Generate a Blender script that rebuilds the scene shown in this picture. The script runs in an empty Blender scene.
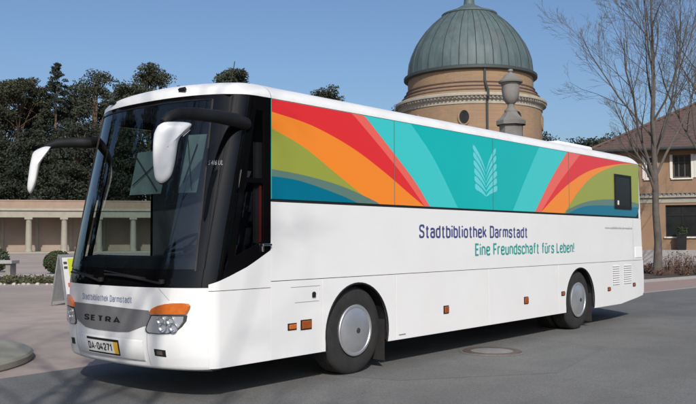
import bpy, bmesh, math, random
from math import sin, cos, pi, radians, sqrt
from mathutils import Vector, Matrix

S = bpy.context.scene
COL = S.collection
random.seed(7)

# ------------------------------------------------------------------ camera basis
CAM = Vector((-2.9246, -6.1025, 1.5903))
YAW, PITCH, ROLL, FPX = 0.86584, 0.04556, -0.003166, 809.2
RIGHT = Vector((cos(YAW), -sin(YAW), 0)); FWD = Vector((sin(YAW), cos(YAW), 0)); UP = Vector((0, 0, 1))
_f = Vector((sin(YAW)*cos(PITCH), cos(YAW)*cos(PITCH), sin(PITCH)))
_r0 = RIGHT.copy(); _u0 = _r0.cross(_f)
_r = cos(ROLL)*_r0 + sin(ROLL)*_u0; _u = -sin(ROLL)*_r0 + cos(ROLL)*_u0

def ray(u, v): return _f + _r*((u-348)/FPX) + _u*((202-v)/FPX)
def pix(u, v, depth): return CAM + ray(u, v)*depth          # a real point at a measured distance
def ground_at(u, depth):
    p = pix(u, 240, depth); return Vector((p.x, p.y, 0))
def flat(right, fwd, z=0):
    p = CAM + RIGHT*right + FWD*fwd; return Vector((p.x, p.y, z))

# ------------------------------------------------------------------ materials
def new_mat(name):
    m = bpy.data.materials.new(name); m.use_nodes = True
    nt = m.node_tree
    return m, nt, nt.nodes['Principled BSDF']

def mat(name, col, rough=.6, col2=None, scale=6., metal=0., bump=0., bscale=40., spec=.5, coat=0., detail=6., lo=.35, hi=.65, col3=None, scale3=1., emis=None):
    m, nt, b = new_mat(name)
    N = nt.nodes; L = nt.links
    b.inputs['Roughness'].default_value = rough
    b.inputs['Metallic'].default_value = metal
    b.inputs['Specular IOR Level'].default_value = spec
    b.inputs['Coat Weight'].default_value = coat
    b.inputs['Coat Roughness'].default_value = .05
    b.inputs['Base Color'].default_value = (*col, 1)
    tc = None
    if col2 or bump:
        tc = N.new('ShaderNodeTexCoord')
    if col2:
        n = N.new('ShaderNodeTexNoise'); n.inputs['Scale'].default_value = scale; n.inputs['Detail'].default_value = detail; n.inputs['Roughness'].default_value = .65
        L.new(tc.outputs['Object'], n.inputs['Vector'])
        r = N.new('ShaderNodeValToRGB'); r.color_ramp.elements[0].position = lo; r.color_ramp.elements[1].position = hi
        r.color_ramp.elements[0].color = (*col, 1); r.color_ramp.elements[1].color = (*col2, 1)
        L.new(n.outputs['Fac'], r.inputs['Fac'])
        out = r.outputs['Color']
        if col3:
            n3 = N.new('ShaderNodeTexNoise'); n3.inputs['Scale'].default_value = scale3; n3.inputs['Detail'].default_value = 5
            L.new(tc.outputs['Object'], n3.inputs['Vector'])
            r3 = N.new('ShaderNodeValToRGB'); r3.color_ramp.elements[0].position = .42; r3.color_ramp.elements[1].position = .68
            L.new(n3.outputs['Fac'], r3.inputs['Fac'])
            mx = N.new('ShaderNodeMix'); mx.data_type = 'RGBA'
            L.new(r3.outputs['Color'], mx.inputs['Factor']); L.new(out, mx.inputs[6]); mx.inputs[7].default_value = (*col3, 1)
            out = mx.outputs[2]
        L.new(out, b.inputs['Base Color'])
    if bump:
        n2 = N.new('ShaderNodeTexNoise'); n2.inputs['Scale'].default_value = bscale; n2.inputs['Detail'].default_value = 4
        L.new(tc.outputs['Object'], n2.inputs['Vector'])
        bp = N.new('ShaderNodeBump'); bp.inputs['Strength'].default_value = bump; bp.inputs['Distance'].default_value = .02
        L.new(n2.outputs['Fac'], bp.inputs['Height']); L.new(bp.outputs['Normal'], b.inputs['Normal'])
    return m

def glass_mat(name, tint, refl=1.0, rough=.02, ior=1.5):
    m, nt, b = new_mat(name); N = nt.nodes; L = nt.links
    N.remove(b)
    t = N.new('ShaderNodeBsdfTransparent'); t.inputs['Color'].default_value = (*tint, 1)
    g = N.new('ShaderNodeBsdfGlossy'); g.inputs['Roughness'].default_value = rough; g.inputs['Color'].default_value = (refl, refl, refl, 1)
    f = N.new('ShaderNodeFresnel'); ge = N.new('ShaderNodeNewGeometry')
    io = N.new('ShaderNodeMapRange'); io.inputs['To Min'].default_value = ior; io.inputs['To Max'].default_value = 1/ior
    L.new(ge.outputs['Backfacing'], io.inputs['Value']); L.new(io.outputs[0], f.inputs['IOR'])
    mx = N.new('ShaderNodeMixShader'); L.new(f.outputs[0], mx.inputs[0]); L.new(t.outputs[0], mx.inputs[1]); L.new(g.outputs[0], mx.inputs[2])
    L.new(mx.outputs[0], N['Material Output'].inputs['Surface'])
    return m

def brick_mat(name, c1, c2, mortar, bw=.25, bh=.075, ms=.008, stain=None):
    m, nt, b = new_mat(name); N = nt.nodes; L = nt.links
    b.inputs['Roughness'].default_value = .85
    uv = N.new('ShaderNodeTexCoord')
    geo = N.new('ShaderNodeNewGeometry')
    sp = N.new('ShaderNodeSeparateXYZ'); L.new(uv.outputs['Object'], sp.inputs[0])
    ad = N.new('ShaderNodeMath'); ad.operation = 'ADD'; L.new(sp.outputs[0], ad.inputs[0]); L.new(sp.outputs[1], ad.inputs[1])
    cb = N.new('ShaderNodeCombineXYZ'); L.new(ad.outputs[0], cb.inputs[0]); L.new(sp.outputs[2], cb.inputs[1])
    br = N.new('ShaderNodeTexBrick'); L.new(cb.outputs[0], br.inputs['Vector'])
    br.inputs['Color1'].default_value = (*c1, 1); br.inputs['Color2'].default_value = (*c2, 1); br.inputs['Mortar'].default_value = (*mortar, 1)
    br.inputs['Scale'].default_value = 1; br.inputs['Brick Width'].default_value = bw; br.inputs['Row Height'].default_value = bh; br.inputs['Mortar Size'].default_value = ms
    mp_ = N.new('ShaderNodeMapping'); mp_.inputs['Scale'].default_value = (1.6, 1.6, .3); L.new(uv.outputs['Object'], mp_.inputs[0])
    n = N.new('ShaderNodeTexNoise'); n.inputs['Scale'].default_value = .55; n.inputs['Detail'].default_value = 8; L.new(mp_.outputs[0], n.inputs['Vector'])
    r = N.new('ShaderNodeValToRGB'); r.color_ramp.elements[0].position = .4; r.color_ramp.elements[1].position = .75
    L.new(n.outputs['Fac'], r.inputs['Fac'])
    mm = N.new('ShaderNodeMath'); mm.operation = 'MULTIPLY'; mm.inputs[1].default_value = .5; L.new(r.outputs['Color'], mm.inputs[0])
    mx = N.new('ShaderNodeMix'); mx.data_type = 'RGBA'; L.new(mm.outputs[0], mx.inputs['Factor']); L.new(br.outputs['Color'], mx.inputs[6]); mx.inputs[7].default_value = (*(stain or mortar), 1)
    L.new(mx.outputs[2], b.inputs['Base Color'])
    return m

M = {}
M['white'] = mat('white_paint', (.80, .80, .795), .30, (.77, .77, .762), 1.4, coat=.35, spec=.4)
M['flapwhite'] = mat('flap_white', (.88, .88, .87), .4)
M['roofwhite'] = mat('roof_white', (.80, .80, .80), .4, (.72, .72, .70), 2.5)
M['black'] = mat('black_plastic', (.010, .010, .0105), .65, (.016, .016, .0165), 8, spec=.3)
M['gloss_black'] = mat('gloss_black', (.004, .004, .0045), .06, spec=.28)
M['rubber'] = mat('rubber', (.016, .016, .017), .8, (.028, .027, .026), 9, bump=.15, bscale=60)
M['alu'] = mat('aluminium_cap', (.62, .63, .65), .38, (.54, .55, .57), 5, metal=.75)
M['chrome'] = mat('chrome', (.85, .86, .88), .12, metal=1.)
M['silver'] = mat('silver_paint', (.21, .21, .215), .45, (.185, .185, .19), 4, metal=.2)
M['dark_steel'] = mat('dark_steel', (.03, .03, .032), .6, (.05, .045, .04), 6)
M['orange'] = mat('amber_lens', (.62, .15, .015), .25, (.52, .11, .012), 25, coat=.6)
M['amber_dark'] = mat('amber_dark_lens', (.38, .09, .015), .25, (.28, .06, .01), 30, coat=.5)
M['redlens'] = mat('red_lens', (.5, .02, .015), .2, coat=.5)
M['chromehouse'] = mat('lamp_housing', (.62, .63, .65), .3, metal=.6)
M['lamp_glass'] = glass_mat('lamp_glass', (.97, .98, .99), .9)
M['windscreen'] = glass_mat('windscreen_glass', (.54, .63, .64), 1., ior=1.65)
M['sideglass'] = glass_mat('side_glass', (.36, .38, .39), .9, ior=1.45)
M['clearglass'] = glass_mat('clear_glass', (.72, .78, .76), .9)
M['housewin'] = mat('house_glass', (.008, .009, .010), .22, (.025, .026, .028), .7, spec=.25)
M['navy'] = mat('navy_vinyl', (.06, .07, .22), .4)
M['navygrey'] = mat('bluegrey_vinyl', (.20, .24, .36), .4)
M['tealtext'] = mat('teal_vinyl', (.03, .33, .30), .4)
M['greytext'] = mat('grey_vinyl', (.25, .26, .27), .5)
M['g_teal'] = mat('band_teal', (.0, .43, .42), .3, (.0, .45, .44), .8, coat=.25)
M['g_cyan'] = mat('band_cyan', (.05, .56, .56), .3, coat=.25)
M['g_leaf'] = mat('band_leaf', (.13, .62, .66), .3, coat=.25)
M['g_red'] = mat('band_red', (.72, .028, .032), .3, coat=.25)
M['g_lred'] = mat('band_coral', (.80, .13, .10), .3, coat=.25)
M['g_orange'] = mat('band_orange', (.88, .25, .025), .3, coat=.25)
M['g_green'] = mat('band_olive', (.30, .34, .055), .3, coat=.25)
M['g_grey'] = mat('band_grey', (.11, .20, .17), .3, coat=.25)
M['g_blue'] = mat('band_blue', (.0, .155, .25), .3, coat=.25)
M['interior'] = mat('interior_grey', (.05, .05, .055), .8, (.07, .07, .075), 5)
M['seat'] = mat('seat_fabric', (.03, .032, .05), .9, (.05, .05, .07), 30)
M['blind'] = mat('blind_fabric', (.24, .28, .265), .8, (.17, .21, .20), 4)
M['curtain'] = mat('grey_curtain', (.30, .30, .29), .9, (.22, .22, .22), 12)
M['redcurtain'] = mat('red_strap', (.65, .07, .05), .7)
M['plate'] = mat('plate_white', (.75, .75, .73), .4)
M['plate_y'] = mat('plate_yellow', (.80, .45, .04), .4)
def asphalt(name, k):
    m, nt, b = new_mat(name); N = nt.nodes; L = nt.links
    b.inputs['Roughness'].default_value = .93; b.inputs['Specular IOR Level'].default_value = .25
    tc = N.new('ShaderNodeTexCoord')
    def noise(sc, det, scale3=(1, 1, 1), rough=.6, loc=0):
        mp = N.new('ShaderNodeMapping'); mp.inputs['Scale'].default_value = scale3; mp.inputs['Location'].default_value = (loc, loc, 0); L.new(tc.outputs['Object'], mp.inputs[0])
        n = N.new('ShaderNodeTexNoise'); n.inputs['Scale'].default_value = sc; n.inputs['Detail'].default_value = det; n.inputs['Roughness'].default_value = rough; L.new(mp.outputs[0], n.inputs['Vector']); return n.outputs['Fac']
    def mul(a, lo, hi, p0=.3, p1=.7):
        r = N.new('ShaderNodeMapRange'); r.inputs['From Min'].default_value = p0; r.inputs['From Max'].default_value = p1; r.inputs['To Min'].default_value = lo; r.inputs['To Max'].default_value = hi; L.new(a, r.inputs['Value']); return r.outputs[0]
    v = [mul(noise(.22, 4), .88, 1.12), mul(noise(1.6, 6, loc=3), .92, 1.08), mul(noise(110, 3, rough=.7), .62, 1.38), mul(noise(.6, 4, (.12, 1.5, 1), loc=9), .93, 1.05), mul(noise(35, 2, loc=5), .90, 1.12)]
    acc = v[0]
    for w in v[1:]:
        q = N.new('ShaderNodeMath'); q.operation = 'MULTIPLY'; L.new(acc, q.inputs[0]); L.new(w, q.inputs[1]); acc = q.outputs[0]
    # hairline cracks
    mp = N.new('ShaderNodeMapping'); L.new(tc.outputs['Object'], mp.inputs[0])
    nz = N.new('ShaderNodeTexNoise'); nz.inputs['Scale'].default_value = 1.5; nz.inputs['Detail'].default_value = 6; L.new(tc.outputs['Object'], nz.inputs['Vector'])
    mxv = N.new('ShaderNodeMix'); mxv.data_type = 'RGBA'; mxv.inputs['Factor'].default_value = .35; L.new(tc.outputs['Object'], mxv.inputs[6]); L.new(nz.outputs['Color'], mxv.inputs[7])
    vo = N.new('ShaderNodeTexVoronoi'); vo.feature = 'DISTANCE_TO_EDGE'; vo.inputs['Scale'].default_value = .42; L.new(mxv.outputs[2], vo.inputs['Vector'])
    ck = mul(vo.outputs['Distance'], .91, 1., .002, .007)
    q = N.new('ShaderNodeMath'); q.operation = 'MULTIPLY'; L.new(acc, q.inputs[0]); L.new(ck, q.inputs[1])
    mx = N.new('ShaderNodeVectorMath'); mx.operation = 'SCALE'; mx.inputs[0].default_value = (.172*k, .171*k, .165*k); L.new(q.outputs[0], mx.inputs['Scale'])
    L.new(mx.outputs[0], b.inputs['Base Color'])
    bp = N.new('ShaderNodeBump'); bp.inputs['Strength'].default_value = .4; bp.inputs['Distance'].default_value = .015; L.new(v[2], bp.inputs['Height']); L.new(bp.outputs['Normal'], b.inputs['Normal'])
    return m
M['asphalt'] = asphalt('asphalt', 1.0); M['patch'] = asphalt('asphalt_patch', .92)
M['gravel'] = mat('gravel', (.37, .305, .27), .95, (.45, .375, .335), 1.3, bump=.5, bscale=70, col3=(.32, .27, .25), scale3=.16, spec=.15)
M['paving'] = mat('paving', (.34, .24, .21), .9, (.29, .215, .195), 2.5, bump=.2, bscale=30)
M['stone'] = mat('sandstone', (.275, .255, .205), .85, (.325, .30, .245), 1.6, bump=.15, bscale=12)
M['greystone'] = mat('grey_stone', (.18, .17, .155), .9, (.26, .245, .22), 1.8, bump=.3, bscale=10, col3=(.11, .108, .10), scale3=.9)
M['concrete'] = mat('concrete', (.30, .29, .235), .9, (.36, .345, .285), 2.4, bump=.25, bscale=25, col3=(.24, .235, .19), scale3=.7)
M['manhole'] = mat('manhole_concrete', (.24, .235, .225), .9, (.19, .187, .18), 9, bump=.3, bscale=50)
M['iron'] = mat('cast_iron', (.10, .08, .068), .7, (.14, .108, .092), 14, metal=.2, bump=.3, bscale=30)
M['lightconc'] = mat('light_concrete', (.34, .33, .32), .85, (.28, .275, .27), 10, bump=.2, bscale=60)
M['brick'] = brick_mat('pale_brick', (.30, .19, .108), (.245, .155, .09), (.29, .21, .14), .5, .16, .014, stain=(.20, .15, .10))
M['pinkplaster'] = mat('parapet_tiles', (.34, .245, .18), .9, (.28, .20, .15), .9, bump=.2, bscale=6)
M['backwall'] = mat('portico_plaster', (.34, .265, .215), .9, (.29, .225, .185), .5)
M['copper'] = None
M['cornice'] = mat('cornice_stone', (.38, .35, .28), .85, (.31, .285, .235), 1.2)
M['leadpipe'] = mat('dark_downpipe', (.04, .05, .05), .6)
M['rooftile'] = None
M['orangewall'] = mat('ochre_plaster', (.295, .19, .12), .9, (.255, .163, .103), .9, bump=.1, bscale=20)
M['winwhite'] = mat('window_paint', (.66, .64, .58), .6)
M['darkwood'] = mat('dark_wood', (.055, .045, .035), .7, (.08, .065, .05), 8)
M['bark'] = mat('bark', (.075, .066, .056), .95, (.125, .11, .092), 3.5, bump=.6, bscale=18)
M['pinebark'] = mat('pine_bark', (.10, .065, .045), .95, (.15, .10, .07), 2)
M['hedge'] = mat('hedge_leaf', (.060, .062, .024), .8, (.10, .092, .045), 1.2)
M['boxleaf'] = mat('box_leaf', (.028, .045, .016), .8, (.05, .07, .025), 2)
M['shrub'] = mat('bare_shrub', (.10, .06, .045), .9, (.16, .10, .07), 2)
M['soil'] = mat('soil', (.06, .04, .033), .95, (.09, .065, .05), 2, bump=.5, bscale=20)
M['boardgrey'] = mat('board_metal', (.27, .275, .285), .5, (.22, .225, .235), 6)
M['boardwhite'] = mat('board_white', (.72, .72, .70), .6)
M['boardyellow'] = mat('board_yellow', (.55, .62, .03), .6)
M['boardred'] = mat('board_red', (.6, .14, .08), .6)
M['flower'] = mat('white_stone', (.42, .40, .36), .85)

def foliage_mat(name, c1, c2, sc=.35):
    m = mat(name, c1, .75, c2, sc, lo=.3, hi=.7, spec=.2)
    return m
M['pine'] = foliage_mat('pine_needles', (.028, .034, .023), (.062, .068, .043))
M['pine2'] = foliage_mat('spruce_needles', (.023, .030, .023), (.048, .055, .038))
M['pine3'] = foliage_mat('yellowish_pine_needles', (.032, .036, .021), (.066, .068, .040))

def copper():
    m, nt, b = new_mat('copper_patina'); N = nt.nodes; L = nt.links
    b.inputs['Roughness'].default_value = .6
    tc = N.new('ShaderNodeTexCoord')
    mp = N.new('ShaderNodeMapping'); mp.inputs['Scale'].default_value = (.9, .9, .22); L.new(tc.outputs['Object'], mp.inputs[0])
    n = N.new('ShaderNodeTexNoise'); n.inputs['Scale'].default_value = 1.3; n.inputs['Detail'].default_value = 8; n.inputs['Roughness'].default_value = .7; L.new(mp.outputs[0], n.inputs['Vector'])
    r = N.new('ShaderNodeValToRGB'); e = r.color_ramp.elements
    e[0].position = .30; e[0].color = (.055, .080, .082, 1); e[1].position = .72; e[1].color = (.108, .152, .154, 1)
    k = e.new(.5); k.color = (.080, .115, .117, 1)
    L.new(n.outputs['Fac'], r.inputs['Fac'])
    n2 = N.new('ShaderNodeTexNoise'); n2.inputs['Scale'].default_value = .35; n2.inputs['Detail'].default_value = 4; L.new(tc.outputs['Object'], n2.inputs['Vector'])
    r2 = N.new('ShaderNodeValToRGB'); r2.color_ramp.elements[0].position = .55; r2.color_ramp.elements[1].position = .75; L.new(n2.outputs['Fac'], r2.inputs['Fac'])
    q = N.new('ShaderNodeMath'); q.operation = 'MULTIPLY'; q.inputs[1].default_value = .6; L.new(r2.outputs['Color'], q.inputs[0])
    mx = N.new('ShaderNodeMix'); mx.data_type = 'RGBA'; L.new(q.outputs[0], mx.inputs['Factor']); L.new(r.outputs['Color'], mx.inputs[6]); mx.inputs[7].default_value = (.105, .10, .102, 1)
    L.new(mx.outputs[2], b.inputs['Base Color'])
    return m
M['copper'] = copper()

def rooftile():
    m, nt, b = new_mat('roof_tiles'); N = nt.nodes; L = nt.links
    b.inputs['Roughness'].default_value = .85
    tc = N.new('ShaderNodeTexCoord')
    n = N.new('ShaderNodeTexNoise'); n.inputs['Scale'].default_value = 3; n.inputs['Detail'].default_value = 8; n.inputs['Roughness'].default_value = .75; L.new(tc.outputs['Object'], n.inputs['Vector'])
    r = N.new('ShaderNodeValToRGB'); e = r.color_ramp.elements
    e[0].position = .3; e[0].color = (.068, .046, .040, 1); e[1].position = .7; e[1].color = (.135, .082, .066, 1)
    L.new(n.outputs['Fac'], r.inputs['Fac'])
    w = N.new('ShaderNodeTexWave'); w.bands_direction = 'Z'; w.inputs['Scale'].default_value = 1.6; w.inputs['Distortion'].default_value = .4; L.new(tc.outputs['Object'], w.inputs['Vector'])
    bp = N.new('ShaderNodeBump'); bp.inputs['Strength'].default_value = .7; bp.inputs['Distance'].default_value = .05; L.new(w.outputs['Fac'], bp.inputs['Height']); L.new(bp.outputs['Normal'], b.inputs['Normal'])
    L.new(r.outputs['Color'], b.inputs['Base Color'])
    return m
M['rooftile'] = rooftile()

# ------------------------------------------------------------------ mesh builder
class MB:
    def __init__(s): s.v = []; s.f = []; s.mi = []; s.mats = []
    def m(s, name):
        if name not in s.mats: s.mats.append(name)
        return s.mats.index(name)
    def add(s, vs, fs, mt):
        o = len(s.v); k = s.m(mt)
        s.v += [tuple(p) for p in vs]
        for f in fs: s.f.append(tuple(i+o for i in f)); s.mi.append(k)
    def box(s, a, b, mt):
        (x0, y0, z0), (x1, y1, z1) = a, b
        vs = [(x0,y0,z0),(x1,y0,z0),(x1,y1,z0),(x0,y1,z0),(x0,y0,z1),(x1,y0,z1),(x1,y1,z1),(x0,y1,z1)]
        s.add(vs, [(0,3,2,1),(4,5,6,7),(0,1,5,4),(1,2,6,5),(2,3,7,6),(3,0,4,7)], mt)
    def obox(s, o, ex, ey, ez, mt):      # oriented box: corner + three edge vectors
        o, ex, ey, ez = map(Vector, (o, ex, ey, ez))
        vs = [o, o+ex, o+ex+ey, o+ey, o+ez, o+ex+ez, o+ex+ey+ez, o+ey+ez]
        s.add(vs, [(0,3,2,1),(4,5,6,7),(0,1,5,4),(1,2,6,5),(2,3,7,6),(3,0,4,7)], mt)
    def prism(s, pts, d, mt):            # polygon pts (3d, planar) pushed along d
        n = len(pts); d = Vector(d)
        vs = [Vector(p) for p in pts] + [Vector(p)+d for p in pts]
        s.add(vs, [tuple(range(n)), tuple(range(2*n-1, n-1, -1))] + [(i, i+n, (i+1) % n+n, (i+1) % n) for i in range(n)], mt)
    def grid(s, rows, mt, close=False):
        n = len(rows[0]); vs = [p for r in rows for p in r]; fs = []
        for i in range(len(rows)-1):
            for j in range(n if close else n-1):
                a = i*n+j; b = i*n+(j+1) % n
                fs.append((a, b, b+n, a+n))
        s.add(vs, fs, mt)
    def lathe(s, prof, c, mt, seg=32, axis='z', a0=0., a1=2*pi, cap=True):
        c = Vector(c); rows = []
        full = abs(a1-a0-2*pi) < 1e-6
        for (r, h) in prof:
            row = []
            for k in range(seg if full else seg+1):
                t = a0+(a1-a0)*k/seg
                if axis == 'z': p = Vector((r*cos(t), r*sin(t), h))
                else: p = Vector((r*cos(t), h, r*sin(t)))
                row.append(c+p)
            rows.append(row)
        s.grid(rows, mt, close=full)
        if cap and full:
            for row in (rows[0], rows[-1]):
                s.add(row, [tuple(range(len(row)))], mt)
    def tube(s, pts, rad, mt, seg=6, cap=True):
        pts = [Vector(p) for p in pts]
        if not isinstance(rad, (list, tuple)): rad = [rad]*len(pts)
        rows = []; ref = None
        for i, p in enumerate(pts):
            d = (pts[min(i+1, len(pts)-1)] - pts[max(i-1, 0)])
            if d.length < 1e-9: d = Vector((0,0,1))
            d.normalize()
            if ref is None: ref = d.orthogonal().normalized()
            a = (ref - d*ref.dot(d))
            a = a.normalized() if a.length > 1e-6 else d.orthogonal().normalized()
            ref = a; b = d.cross(a)
            rows.append([p + (a*cos(2*pi*k/seg) + b*sin(2*pi*k/seg))*rad[i] for k in range(seg)])
        s.grid(rows, mt, close=True)
        if cap:
            s.add(rows[0], [tuple(range(seg-1, -1, -1))], mt); s.add(rows[-1], [tuple(range(seg))], mt)
    def build(s, name, parent=None, smooth=False, bevel=0, recalc=True, angle=40):
        me = bpy.data.meshes.new(name); me.from_pydata(s.v, [], s.f)
        for k in s.mats: me.materials.append(M[k])
        me.polygons.foreach_set('material_index', s.mi)
        if recalc:
            bm = bmesh.new(); bm.from_mesh(me); bmesh.ops.recalc_face_normals(bm, faces=bm.faces); bm.to_mesh(me); bm.free()
        if smooth:
            me.polygons.foreach_set('use_smooth', [True]*len(me.polygons))
            try: me.set_sharp_from_angle(angle=radians(angle))
            except Exception: pass
        me.update()
        o = bpy.data.objects.new(name, me); COL.objects.link(o)
        if bevel:
            b = o.modifiers.new('bevel', 'BEVEL'); b.width = bevel; b.segments = 2; b.limit_method = 'ANGLE'; b.angle_limit = radians(35)
        if parent: attach(o, parent)
        return o

def attach(o, parent):
    o.parent = parent
    if parent.type == 'EMPTY': o.matrix_parent_inverse = Matrix.Translation(-Vector(parent.location))

def tag(o, label=None, cat=None, group=None, kind=None):
    if label: o['label'] = label
    if cat: o['category'] = cat
    if group: o['group'] = group
    if kind: o['kind'] = kind
    return o
def thing(name, loc, label, cat, group=None):
    e = bpy.data.objects.new(name, None); COL.objects.link(e); e.location = loc; e.empty_display_size = .3
    return tag(e, label, cat, group)
def copy_tree(o, parent=None):
    c = o.copy(); COL.objects.link(c)
    if parent:
        c.parent = parent; c.matrix_parent_inverse = o.matrix_parent_inverse.copy()
    for ch in list(o.children): copy_tree(ch, c)
    return c

def text_mesh(body, width=None, height=None, offset=0., spacing=1.):
    """verts (u,v) and faces of a line of lettering, baseline at v=0, left at u=0"""
    cu = bpy.data.curves.new('t', 'FONT'); cu.body = body; cu.size = 1; cu.offset = offset; cu.resolution_u = 3; cu.space_character = spacing
    ob = bpy.data.objects.new('t', cu); COL.objects.link(ob)
    dg = bpy.context.evaluated_depsgraph_get()
    me = bpy.data.meshes.new_from_object(ob.evaluated_get(dg))
    vs = [(p.co.x, p.co.y) for p in me.vertices]; fs = [tuple(f.vertices) for f in me.polygons]
    bpy.data.objects.remove(ob); bpy.data.curves.remove(cu); bpy.data.meshes.remove(me)
    u0 = min(a for a, b in vs); u1 = max(a for a, b in vs)
    sx = width/(u1-u0) if width else 1
    sy = height/.72 if height else sx           # cap height of the built-in face
    return [((a-u0)*sx, b*sy) for a, b in vs], fs

# narrow signwriter's lettering: every glyph is a few strokes of even width
def rnd_path(pts, r, closed=False):
    n = len(pts); out = []
    for i in range(n):
        if not closed and i in (0, n-1): out.append(pts[i]); continue
        p0, p1, p2 = pts[i-1], pts[i], pts[(i+1) % n]
        d0 = math.dist(p0, p1); d1 = math.dist(p1, p2); k = min(r, d0/2.02, d1/2.02)
        a = (p1[0]+(p0[0]-p1[0])*k/d0, p1[1]+(p0[1]-p1[1])*k/d0); c = (p1[0]+(p2[0]-p1[0])*k/d1, p1[1]+(p2[1]-p1[1])*k/d1)
        for j in range(7):
            t = j/6; w0 = (1-t)**2; w1 = 2*t*(1-t)*1.0; w2 = t*t
            out.append((a[0]*w0+p1[0]*w1+c[0]*w2, a[1]*w0+p1[1]*w1+c[1]*w2))
    return out + ([out[0]] if closed else [])
X_ = .73
GL = {
 'S': (.46, [([(.46,.78),(.46,1),(0,1),(0,.56),(.46,.46),(.46,0),(0,0),(0,.22)], .26, 0)]),
 't': (.32, [([(.13,.95),(.13,0),(.32,0)], .14, 0), ([(0,X_),(.31,X_)], 0, 0)]),
 'a': (.41, [([(.03,.60),(.03,X_),(.41,X_),(.41,0)], .2, 0), ([(.41,.43),(0,.43),(0,0),(.41,0),(.41,.2)], .22, 0)]),
 'd': (.42, [([(.42,1),(.42,0)], 0, 0), ([(.42,X_),(0,X_),(0,0),(.42,0)], .24, 0)]),
 'b': (.42, [([(0,1),(0,0)], 0, 0), ([(0,X_),(.42,X_),(.42,0),(0,0)], .24, 0)]),
 'i': (0, [([(0,0),(0,X_)], 0, 0), ([(0,.90),(0,1.03)], 0, 0)]),
 'l': (.13, [([(0,1),(0,0),(.15,0)], .13, 0)]),
 'o': (.43, [([(0,0),(.43,0),(.43,X_),(0,X_)], .24, 1)]),
 'h': (.41, [([(0,0),(0,1)], 0, 0), ([(0,X_),(.41,X_),(.41,0)], .24, 0)]),
 'n': (.41, [([(0,0),(0,X_)], 0, 0), ([(0,X_),(.41,X_),(.41,0)], .24, 0)]),
 'u': (.41, [([(.41,0),(.41,X_)], 0, 0), ([(0,X_),(0,0),(.41,0)], .24, 0)]),
 'ü': (.41, [([(.41,0),(.41,X_)], 0, 0), ([(0,X_),(0,0),(.41,0)], .24, 0), ([(.10,.90),(.10,1.03)], 0, 0), ([(.31,.90),(.31,1.03)], 0, 0)]),
 'e': (.42, [([(0,.38),(.42,.38),(.42,X_),(0,X_),(0,0),(.42,0),(.42,.14)], .22, 0)]),
 'k': (.41, [([(0,0),(0,1)], 0, 0), ([(.39,X_),(.02,.28)], 0, 0), ([(.15,.42),(.42,0)], 0, 0)]),
 'D': (.47, [([(0,-.09),(0,1.09)], 0, 0), ([(0,1),(.47,1),(.47,0),(0,0)], .23, 0)]),
 'r': (.27, [([(0,0),(0,X_)], 0, 0), ([(0,.50),(.03,X_),(.28,X_)], .2, 0)]),
 'm': (.70, [([(0,0),(0,X_)], 0, 0), ([(0,X_),(.35,X_),(.35,0)], .2, 0), ([(.35,X_-.02),(.70,X_),(.70,0)], .2, 0)]),
 's': (.38, [([(.37,.56),(.37,X_),(0,X_),(0,.42),(.38,.33),(.38,0),(0,0),(0,.17)], .2, 0)]),
 'E': (.40, [([(.42,1),(0,1),(0,0),(.42,0)], 0, 0), ([(0,.52),(.36,.52)], 0, 0)]),
 'F': (.38, [([(.42,1),(0,1),(0,0)], 0, 0), ([(0,.50),(.36,.50)], 0, 0)]),
 'c': (.38, [([(.38,.56),(.38,X_),(0,X_),(0,0),(.38,0),(.38,.17)], .22, 0)]),
 'f': (.30, [([(.33,1),(.13,1),(.13,0)], .16, 0), ([(0,X_),(.31,X_)], 0, 0)]),
 'L': (.38, [([(0,1),(0,0),(.40,0)], 0, 0)]),
 '!': (0, [([(0,1.0),(0,.30)], 0, 0), ([(0,.12),(0,0)], 0, 0)]),
 'A': (.54, [([(0,0),(.27,1.0),(.54,0)], 0, 0), ([(.08,.26),(.46,.26)], 0, 0)]),
 'T': (.48, [([(0,1),(.50,1)], 0, 0), ([(.25,1),(.25,0)], 0, 0)]),
 'R': (.47, [([(0,0),(0,1)], 0, 0), ([(0,1),(.45,1),(.45,.46),(0,.46)], .24, 0), ([(.22,.46),(.48,0)], 0, 0)]),
 '0': (.44, [([(0,0),(.44,0),(.44,1),(0,1)], .25, 1)]), '1': (.2, [([(0,.74),(.2,1),(.2,0)], 0, 0)]),
 '2': (.44, [([(0,.72),(0,1),(.44,1),(.44,.58),(0,0),(.46,0)], .2, 0)]), '4': (.48, [([(.28,1),(0,.26),(.48,.26)], 0, 0), ([(.36,.5),(.36,0)], 0, 0)]),
 '7': (.46, [([(0,1),(.46,1),(.16,0)], 0, 0)]), '-': (.24, [([(0,.42),(.24,.42)], 0, 0)]), ' ': (.10, [])}
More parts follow.
